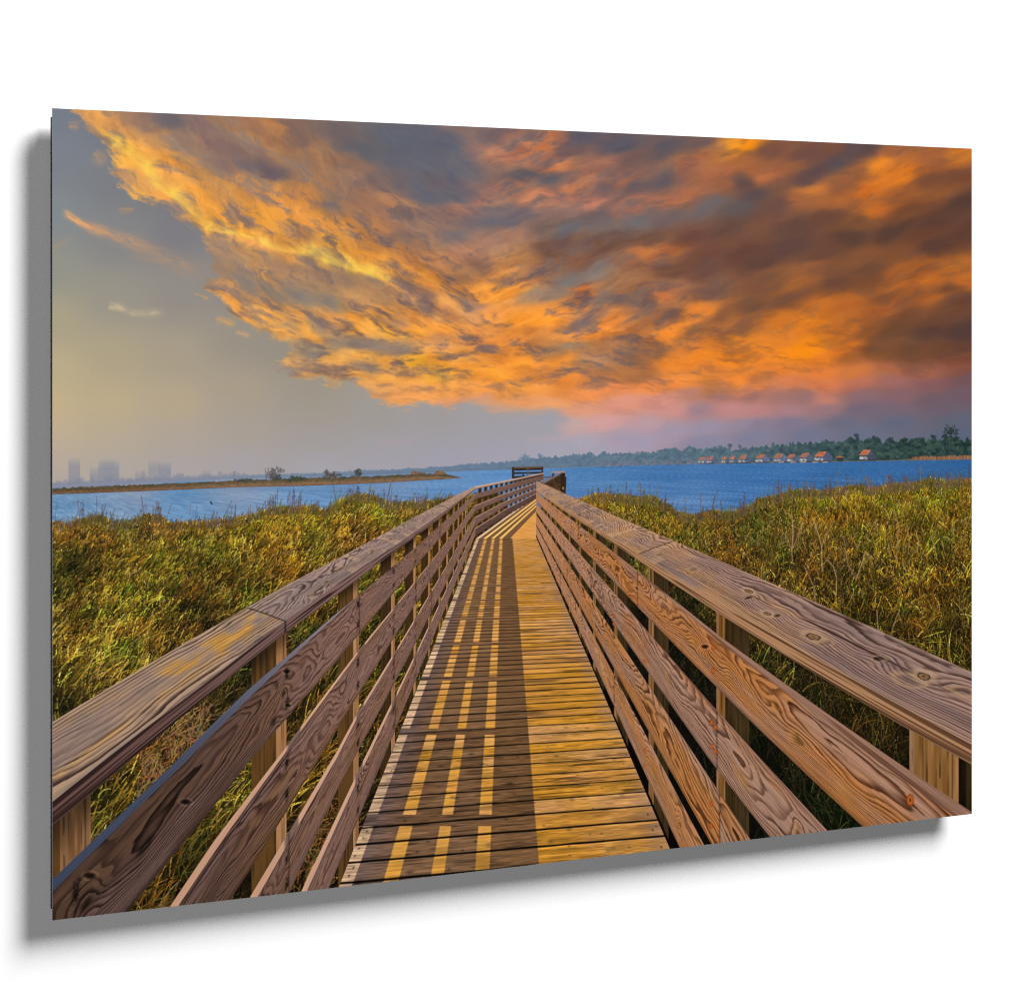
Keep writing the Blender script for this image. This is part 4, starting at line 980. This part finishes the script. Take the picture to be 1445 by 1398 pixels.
def fixings():
    def screw(x, y, r, dark=True):
        s2 = box(x - 6, y - 8, x + 6, y + 8); X = PX[s2]; Y = PY[s2]
        q = ((X - x)/(r*.62))**2 + ((Y - y)/r)**2
        put(s2, np.clip(1.6 - q*1.2, 0, 1), mix3(C(184, 94, 36), C(132, 62, 22), sm(.2, 1, q)))
        if dark:
            put(s2, np.clip(1 - (((X - x)/(r*.18))**2 + ((Y - y)/(r*.4))**2), 0, 1)*.85, np.broadcast_to(C(58, 26, 10), X.shape + (3,)))
    screw(1284, 1128.5, 9)
    for x, y in [(1006, 913.5), (1006, 946), (1003.7, 1019), (1009.3, 1026), (1003.7, 1052.5), (1008.8, 1060), (1003.5, 1134), (1003, 1165)]:
        screw(x, y, 4.2, False)
    for x, y in [(910, 911), (909.5, 933), (909.5, 1058), (908.5, 1081), (866, 868), (866, 880)]:
        screw(x, y, 2.9, False)
    for x, y, rx, ry, a in [(1303, 954, 8, 4.6, -.25), (1147, 898, 9, 3.6, -.25), (1082, 865.5, 5, 2, -.3), (1056, 834, 5, 2, -.3)]:
        s2 = box(x - 40, y - 26, x + 40, y + 26); X = PX[s2]; Y = PY[s2]
        p_ = (X - x)*math.cos(a) - (Y - y)*math.sin(a); q_ = (X - x)*math.sin(a) + (Y - y)*math.cos(a)
        r_ = np.sqrt((p_/rx)**2 + (q_/ry)**2) + .16*vn(X/3.5, Y/2.5, 3)
        halo = np.exp(-((r_ - 1.75)/.75)**2)
        IMG[s2] += (C(196, 160, 122) - IMG[s2])*(halo*.5)[..., None]
        IMG[s2] *= (1 - .62*np.exp(-((r_ - 1.0)/.16)**2))[..., None]
        IMG[s2] += (C(150, 112, 66) - IMG[s2])*(np.clip(1.05 - r_, 0, 1)*1.6).clip(0, .85)[..., None]
        IMG[s2] *= (1 - .4*np.exp(-(r_/.4)**2))[..., None]
    for x, y, r in [(994.5, 912, 4), (404.5, 947, 3.5), (406.5, 995, 3), (127, 1235, 6), (262, 1131, 5)]:
        s2 = box(x - 14, y - 14, x + 14, y + 14); X = PX[s2]; Y = PY[s2]
        q = ((X - x)/(r*1.25))**2 + ((Y - y)/(r*.7))**2
        IMG[s2] *= (1 - .7*np.exp(-q*q))[..., None]
        IMG[s2] += (np.exp(-((q - 2.4)/1.0)**2)*20)[..., None]*C(1, .85, .6)

def paint_all():
    paint_sky(); paint_far(); paint_marsh()
    lo = slice(int(CH*.52), CH)
    IMG[lo] = IMG[lo]*.38 + blur(IMG[lo], 1)*.62
    paint_deck(); paint_far_rail(); run('L'); run('R'); fixings()
    # local contrast, as the print was finished
    lo = slice(int(CH*.50), CH); A = IMG[lo].mean(2)
    h, w_ = A.shape[0]//6*6, A.shape[1]//6*6
    S = blur(A[:h, :w_].reshape(h//6, 6, w_//6, 6).mean((1, 3)), 5)
    big = sample((np.repeat(S[..., None], 3, 2), 2.5, 2.5, 6.0), *np.meshgrid(np.arange(A.shape[1], dtype=np.float32), np.arange(A.shape[0], dtype=np.float32)))[..., 0]
    fin = blur(A, 3)
    k = sm(0, 60, np.arange(A.shape[0], dtype=np.float32))[:, None]
    IMG[lo] *= np.clip(1 + k*(.14*(A - big) + .22*(A - fin))/np.maximum(A, 24), .55, 1.45)[..., None]
    np.clip(IMG, 0, 255, out=IMG)

paint_all()

# ================================================================== the scene
import bpy, bmesh
from mathutils import Vector, Matrix

scene = bpy.context.scene
COL = scene.collection
PW, PH = 1.20, 0.80                     # sheet size in metres
GAP = 0.036                             # face of the print to the wall
Y0 = -GAP                               # the wall's face is the plane y = 0
ZB = 1.10                               # bottom edge of the print
LIGHT = 1.29                            # how brightly the lamps below light a white surface
KEY_DIR = (.50, -1.0, .95); KEY_D = 4.7; KEY_E = 1.09; FILL_E = .205

# the picture, computed above, as printed pigment
lin = (IMG[::-1]/255.0).astype(np.float32)
lin = np.where(lin <= .04045, lin/12.92, ((lin + .055)/1.055)**2.4)/LIGHT
buf = np.ones((CH, CW, 4), np.float32); buf[..., :3] = lin
pic = bpy.data.images.new('printed_picture', CW, CH, float_buffer=True)
pic.colorspace_settings.name = 'Non-Color'
pic.pixels.foreach_set(buf.ravel()); pic.update(); pic.pack()

def material(name, color, rough=.6, spec=.3, metal=0.0):
    m = bpy.data.materials.new(name); m.use_nodes = True
    b = m.node_tree.nodes['Principled BSDF']
    b.inputs['Base Color'].default_value = (*color, 1)
    b.inputs['Roughness'].default_value = rough
    b.inputs['Metallic'].default_value = metal
    b.inputs['Specular IOR Level'].default_value = spec
    return m, b

ink, b = material('satin_print', (1, 1, 1), .32, .10)
nt = ink.node_tree
tx = nt.nodes.new('ShaderNodeTexImage'); tx.image = pic; tx.interpolation = 'Linear'; tx.extension = 'EXTEND'
uv = nt.nodes.new('ShaderNodeUVMap'); uv.uv_map = 'print'
nt.links.new(uv.outputs[0], tx.inputs[0]); nt.links.new(tx.outputs[0], b.inputs['Base Color'])

black, b = material('black_lacquer', (.004, .004, .004), .6, .2)
alu, b = material('brushed_aluminium', (.28, .28, .29), .45, .5, 1.0)
nt = alu.node_tree
n1 = nt.nodes.new('ShaderNodeTexNoise'); n1.inputs['Scale'].default_value = 40
mp = nt.nodes.new('ShaderNodeMapping'); mp.inputs['Scale'].default_value = (1, 1, 60)
tc = nt.nodes.new('ShaderNodeTexCoord'); mr = nt.nodes.new('ShaderNodeMapRange')
mr.inputs[3].default_value = .35; mr.inputs[4].default_value = .6
nt.links.new(tc.outputs['Object'], mp.inputs[0]); nt.links.new(mp.outputs[0], n1.inputs['Vector'])
nt.links.new(n1.outputs[0], mr.inputs[0]); nt.links.new(mr.outputs[0], b.inputs['Roughness'])

paint, b = material('white_wall_paint', (.9, .9, .9), .9, .1)
nt = paint.node_tree
n1 = nt.nodes.new('ShaderNodeTexNoise'); n1.inputs['Scale'].default_value = 160; n1.inputs['Detail'].default_value = 6
tc = nt.nodes.new('ShaderNodeTexCoord'); bp = nt.nodes.new('ShaderNodeBump'); bp.inputs['Strength'].default_value = .04; bp.inputs['Distance'].default_value = .001
rp = nt.nodes.new('ShaderNodeValToRGB'); rp.color_ramp.elements[0].color = (.895, .895, .895, 1); rp.color_ramp.elements[1].color = (.91, .91, .91, 1)
nt.links.new(tc.outputs['Object'], n1.inputs['Vector']); nt.links.new(n1.outputs[0], bp.inputs['Height']); nt.links.new(bp.outputs[0], b.inputs['Normal'])
nt.links.new(n1.outputs[0], rp.inputs[0]); nt.links.new(rp.outputs[0], b.inputs['Base Color'])

def link(o, parent=None):
    COL.objects.link(o)
    if parent is not None:
        o.parent = parent
    return o

def boxmesh(name, x0, x1, y0, y1, z0, z1, mat, parent=None, bevel=0):
    bm = bmesh.new()
    bmesh.ops.create_cube(bm, size=1)
    bmesh.ops.scale(bm, vec=(x1 - x0, y1 - y0, z1 - z0), verts=bm.verts)
    bmesh.ops.translate(bm, vec=((x0 + x1)/2, (y0 + y1)/2, (z0 + z1)/2), verts=bm.verts)
    if bevel:
        bmesh.ops.bevel(bm, geom=bm.edges[:], offset=bevel, segments=2, affect='EDGES', profile=.5)
    me = bpy.data.meshes.new(name); bm.to_mesh(me); bm.free()
    me.materials.append(mat)
    return link(bpy.data.objects.new(name, me), parent)

def empty(name, parent=None, loc=(0, 0, 0)):
    o = bpy.data.objects.new(name, None); o.empty_display_size = .05; o.location = loc
    return link(o, parent)

# wall
wall = boxmesh('wall', -9, 11, 0, .15, 0, 7, paint)
wall['kind'] = 'structure'

# the print, hung on the wall
root = empty('wall_print', loc=(0, 0, 0))
root['label'] = 'frameless metal photo print of a wooden boardwalk at sunset floating off the white wall'
root['category'] = 'photo print'
X0 = -PW/2
SHEET = .0011
sheet = boxmesh('metal_sheet', X0, X0 + PW, Y0, Y0 + SHEET, ZB, ZB + PH, alu, root)
# float mount frame behind: four black bars
D = .0197; I = .0073
yb = Y0 + SHEET
frame = empty('float_frame', root)
boxmesh('frame_bar', X0 + I, X0 + I + .025, yb, yb + D, ZB + I, ZB + PH - I, black, frame)
boxmesh('frame_bar', X0 + PW - I - .025, X0 + PW - I, yb, yb + D, ZB + I, ZB + PH - I, black, frame)
boxmesh('frame_bar', X0 + I + .025, X0 + PW - I - .025, yb, yb + D, ZB + I, ZB + I + .025, black, frame)
boxmesh('frame_bar', X0 + I + .025, X0 + PW - I - .025, yb, yb + D, ZB + PH - I - .025, ZB + PH - I, black, frame)
boxmesh('hanging_cleat', -.25, .25, yb + D, -.0005, ZB + PH - .12, ZB + PH - .06, alu, root)

# printed areas: each is a thin layer of ink on the sheet, outlined in the print's own plane
def clip(poly, w=CW, h=CH):
    def cut(p, inside, inter):
        out = []
        for a, b_ in zip(p, p[1:] + p[:1]):
            ia, ib = inside(a), inside(b_)
            if ia:
                out.append(a)
            if ia != ib:
                out.append(inter(a, b_))
        return out
    for ax, lim, sgn in ((0, 0, 1), (0, w, -1), (1, 0, 1), (1, h, -1)):
        if len(poly) < 3:
            return []
        def inside(p):
            return (p[ax] - lim)*sgn >= 0
        def inter(a, b_):
            t = (lim - a[ax])/(b_[ax] - a[ax])
            return tuple(a[k] + (b_[k] - a[k])*t for k in (0, 1))
        poly = cut(poly, inside, inter)
    return poly

INK = .000015
def printed(name, outline, layer, parent, label=None):
    """outline in measured coordinates -> flat ink layer in the plane of the print"""
    cx, cy = to_canvas([p[0] for p in outline], [p[1] for p in outline])
    P = clip(list(zip(cx.tolist(), cy.tolist())))
    if len(P) < 3:
        return None
    Q = [P[0]]
    for p in P[1:]:
        if abs(p[0] - Q[-1][0]) + abs(p[1] - Q[-1][1]) > .05:
            Q.append(p)
    area = sum(a[0]*b_[1] - b_[0]*a[1] for a, b_ in zip(Q, Q[1:] + Q[:1]))
    if abs(area) < 2:
        return None
    if area > 0:
        Q = Q[::-1]
    y = Y0 - INK*(layer + 1)
    vs = [(X0 + p[0]/CW*PW, y, ZB + PH - p[1]/CH*PH) for p in Q]
    me = bpy.data.meshes.new(name)
    me.from_pydata(vs, [], [list(range(len(vs)))])
    bm = bmesh.new(); bm.from_mesh(me)
    bmesh.ops.triangulate(bm, faces=bm.faces[:], ngon_method='EAR_CLIP')
    for f in bm.faces:
        if f.normal.y > 0:
            f.normal_flip()
    lay = bm.loops.layers.uv.new('print')
    for f in bm.faces:
        for l in f.loops:
            l[lay].uv = ((l.vert.co.x - X0)/PW, (l.vert.co.z - ZB)/PH)
    bm.to_mesh(me); bm.free()
    me.materials.append(ink)
    o = link(bpy.data.objects.new(name, me), parent)
    if label:
        o['label'] = label
    return o

def ext(x0, x1, f, n=24):
    xs = np.linspace(x0, x1, n)
    return [(float(x), float(f(x))) for x in xs]

shore_b = lambda x: np.interp(x, SHORE_X, SHORE_BOT)
shore_t = lambda x: np.interp(x, SHORE_X, SHORE_TOP)
pict = empty('picture', root)
sky = printed('sky', [(40, 100), (1420, 100), (1420, 690), (40, 700)], 0, pict)
bank = [(x, y) for x, y in BANK[:-9]] + [(812, 592), (860, 610), (960, 606), (1060, 604), (1180, 590), (1420, 566), (1420, 100), (93, 100)]
printed('cloud_bank', bank, 1, pict, 'orange and gold sunset cloud bank with dark brown right end')
printed('wispy_cloud', [(90, 300), (104, 300), (160, 328), (300, 388), (285, 398), (190, 366), (130, 340)], 1, pict)
printed('water', ext(40, 1420, shore_b, 40) + [(1420, 790), (40, 800)], 1, pict, 'rippled blue bay water')
printed('far_shore', ext(40, 1420, shore_t, 60) + ext(1420, 40, lambda x: shore_b(x) + .3, 40), 2, pict, 'wooded far shore fading into haze at left')
for x0, x1, t in ((96.6, 113, 647), (127, 168, 648), (191, 207, 663), (209.5, 241.3, 650), (286, 297.5, 663.5)):
    b_ = float(shore_t((x0 + x1)/2))
    printed('tower', [(x0, t), (x1, t), (x1, b_), (x0, b_)], 3, pict)
for px_, py_, r, h in ((1341.5, 609, 9.5, 12), (1208, 614.5, 4, 6), (1016, 631.5, 5, 4), (1030, 628.5, 4, 6)):
    printed('pine_tree', [(px_ + r*math.cos(a), py_ + r*.9*math.sin(a)) for a in np.linspace(0, 2*math.pi, 14, endpoint=False)], 9, pict)
for q, (x0, yb_, w, h, *_r) in enumerate(COTTAGES):
    house = empty('cottage', pict)
    printed('wall', [(x0, yb_ - h*.52), (x0 + w*1.02, yb_ - h*.56), (x0 + w*1.02, yb_), (x0, yb_)], 3 + q % 3, house)
    printed('roof', [(x0 - w*.02, yb_ - h*.52), (x0 + w*.26, yb_ - h), (x0 + w*.72, yb_ - h), (x0 + w*1.02, yb_ - h*.56), (x0 + w*.52, yb_ - h*.5)], 6 + q % 3, house)
isle = printed('island', ISLE_TOP + ISLE_BOT, 3, pict, 'low brown island of scrub')
for cx, cy, rx, ry in ((387, 669, 13, 9), (417, 676, 15, 4.5), (468, 670, 14, 6.5), (505, 668, 6.5, 7.5)):
    printed('bush', [(cx + rx*math.cos(a), cy + ry*math.sin(a)) for a in np.linspace(0, 2*math.pi, 12, endpoint=False)], 4, pict)
printed('marsh_grass', LEFT_TOP + [(690, 720), (690, 1330), (40, 1330), (40, 741)], 4, pict, 'golden marsh grass leaning right, left of the boardwalk')
printed('marsh_grass', RIGHT_TOP + [(1420, 682), (1420, 1250), (700, 1250), (760, 720)], 4, pict, 'olive and gold marsh grass with dry twigs, right of the boardwalk')
# the boardwalk in the picture
walk = empty('boardwalk', pict)
printed('deck', [(478 - 40, 1250 + 101), (672, 760), (757, 698), (757, 757), (947.7 + 60, 1197.7 + 139)], 5, walk, 'honey coloured deck planks with striped railing shadow')
def mband(side, f0, f1, x0, x1, n=16):
    vx, vy = VR if side == 'R' else VL
    xs = np.linspace(x0, x1, n)
    a = [(float(x), float(vy + f0(x)*abs(x - vx))) for x in xs]
    b_ = [(float(x), float(vy + f1(x)*abs(x - vx))) for x in xs[::-1]]
    return a + b_
for side, G, x0, x1 in (('L', LEFT, 40, 670), ('R', RIGHT, 757, 1420)):
    vx, vy = VR if side == 'R' else VL
    for k in range(9):
        a = .001764 + .00163*k if side == 'R' else ([.001724, .00329, .00495, .00662][k] if k < 4 else .00662 + .00163*(k - 3))
        wd = min(.0003 + .00016*k, .00115)
        xa, xb = (vx + 1/a, vx + 1/(a - wd)) if side == 'R' else (vx - 1/(a - wd), vx - 1/a)
        top = G['cap2']; m1 = 2.27 if side == 'R' else 2.5
        printed('post', [(xa, vy + float(top(xa))*abs(xa - vx)), (xb, vy + float(top(xb))*abs(xb - vx)), (xb, vy + m1*abs(xb - vx)), (xa, vy + m1*abs(xa - vx))], 6, walk)
    for n, (f0, f1, f2) in enumerate(G['boards']):
        printed('rail_board', mband(side, f0, f2, x0, x1), 7, walk)
    printed('top_rail', mband(side, G['cap0'], G['cap2'], x0, x1, 24), 8, walk, 'sunlit top rail with cathedral wood grain' if side == 'R' else 'weathered top rail with a honey coloured near piece')
XS_ = (670, 715, 766.5)
for n, (a, b_, c, d, e, f) in enumerate([(697, 684, 670.6, 704.2, 691.4, 677.0), (713, 695, 677.8, 721, 702.6, 683.4), (729.5, 706, 685.5, 741, 713.2, 691.0), (745.5, 717, 690.5, 757, 727, 696.5)]):
    printed('rail_board', [(670, a), (715, b_), (757, c + (b_ - c)*.18), (757, f + (e - f)*.18), (715, e), (670, d)], 7, walk)
printed('top_rail', [(670, 686.2), (715, 677.6), (766.5, 667), (766.5, 668.8), (715, 680.2), (670, 690.2)], 8, walk)
printed('lookout', [(722, 659), (766, 658), (766, 667), (722, 675)], 6, walk, 'dark railed lookout at the far end of the boardwalk')
printed('lookout', [(765, 681.6), (779, 674), (779, 665.2), (796.6, 664.6), (799, 673), (798, 697.5), (790, 694)], 6, walk, 'dark outer side of the railing beyond the bend')
for x, y, r in ((1284, 1128.5, 8), (1006, 913.5, 4), (1006, 946, 4), (1003.7, 1019, 4), (1009.3, 1026, 4), (1003.7, 1052.5, 4), (1008.8, 1060, 4), (1003.5, 1134, 4), (1003, 1165, 4)):
    printed('screw', [(x + r*.62*math.cos(a), y + r*math.sin(a)) for a in np.linspace(0, 2*math.pi, 12, endpoint=False)], 9, walk)

# ------------------------------------------------------------------ camera
F = 4237.0                                        # focal length in photograph pixels
TH = math.atan(F/6526.0)                          # the print turned away from the lens axis
z0 = F*PH/1145.0                                  # distance of the left edge along the axis
fwd = Vector((math.sin(TH), math.cos(TH), 0)); right = Vector((math.cos(TH), -math.sin(TH), 0))
corner = Vector((X0, Y0, ZB + PH))
pos = corner - fwd*z0 - right*((74 - 722.5)*z0/F) - Vector((0, 0, 1))*((468 - 153)*z0/F)
cam = bpy.data.cameras.new('camera'); co = bpy.data.objects.new('camera', cam); COL.objects.link(co)
co.location = pos
co.rotation_euler = Matrix((right, Vector((0, 0, 1)), -fwd)).transposed().to_euler()
cam.sensor_width = 36; cam.sensor_fit = 'HORIZONTAL'; cam.lens = 36*F/1445.0
cam.shift_y = -(699 - 468)/1445.0
cam.clip_start = .05; cam.clip_end = 100
scene.camera = co

# ------------------------------------------------------------------ lamps: a round softbox up to the right, a weak fill by the camera
ctr = Vector((0, Y0, ZB + PH/2))
def disk(name, direction, dist, diam, e_wall):
    d = Vector(direction).normalized()
    l = bpy.data.lights.new(name, 'AREA'); l.shape = 'DISK'; l.size = diam
    o = bpy.data.objects.new(name, l); COL.objects.link(o)
    o.location = ctr + d*dist
    o.rotation_euler = d.to_track_quat('Z', 'Y').to_euler()
    # diffuse radiance of a white wall = P/(pi*A) * A*cos(t)/dist^2 / pi, lamp facing the print
    cosw = abs(d.y)
    l.energy = e_wall*math.pi**2*dist*dist/cosw
    return o
disk('softbox_lamp', KEY_DIR, 9.0, KEY_D, KEY_E)
cd = (pos - ctr)
disk('fill_lamp', cd, cd.length + 3.5, .5, FILL_E)

w = bpy.data.worlds.new('World'); scene.world = w; w.use_nodes = True
w.node_tree.nodes['Background'].inputs[0].default_value = (1, 1, 1, 1)
w.node_tree.nodes['Background'].inputs[1].default_value = .012

scene.view_settings.view_transform = 'Standard'; scene.view_settings.look = 'None'
scene.view_settings.exposure = 0; scene.view_settings.gamma = 1
scene.view_settings.use_curve_mapping = False
scene.render.engine = 'CYCLES'
scene.cycles.use_denoising = False
scene.cycles.max_bounces = 4
scene.cycles.filter_width = 1.2
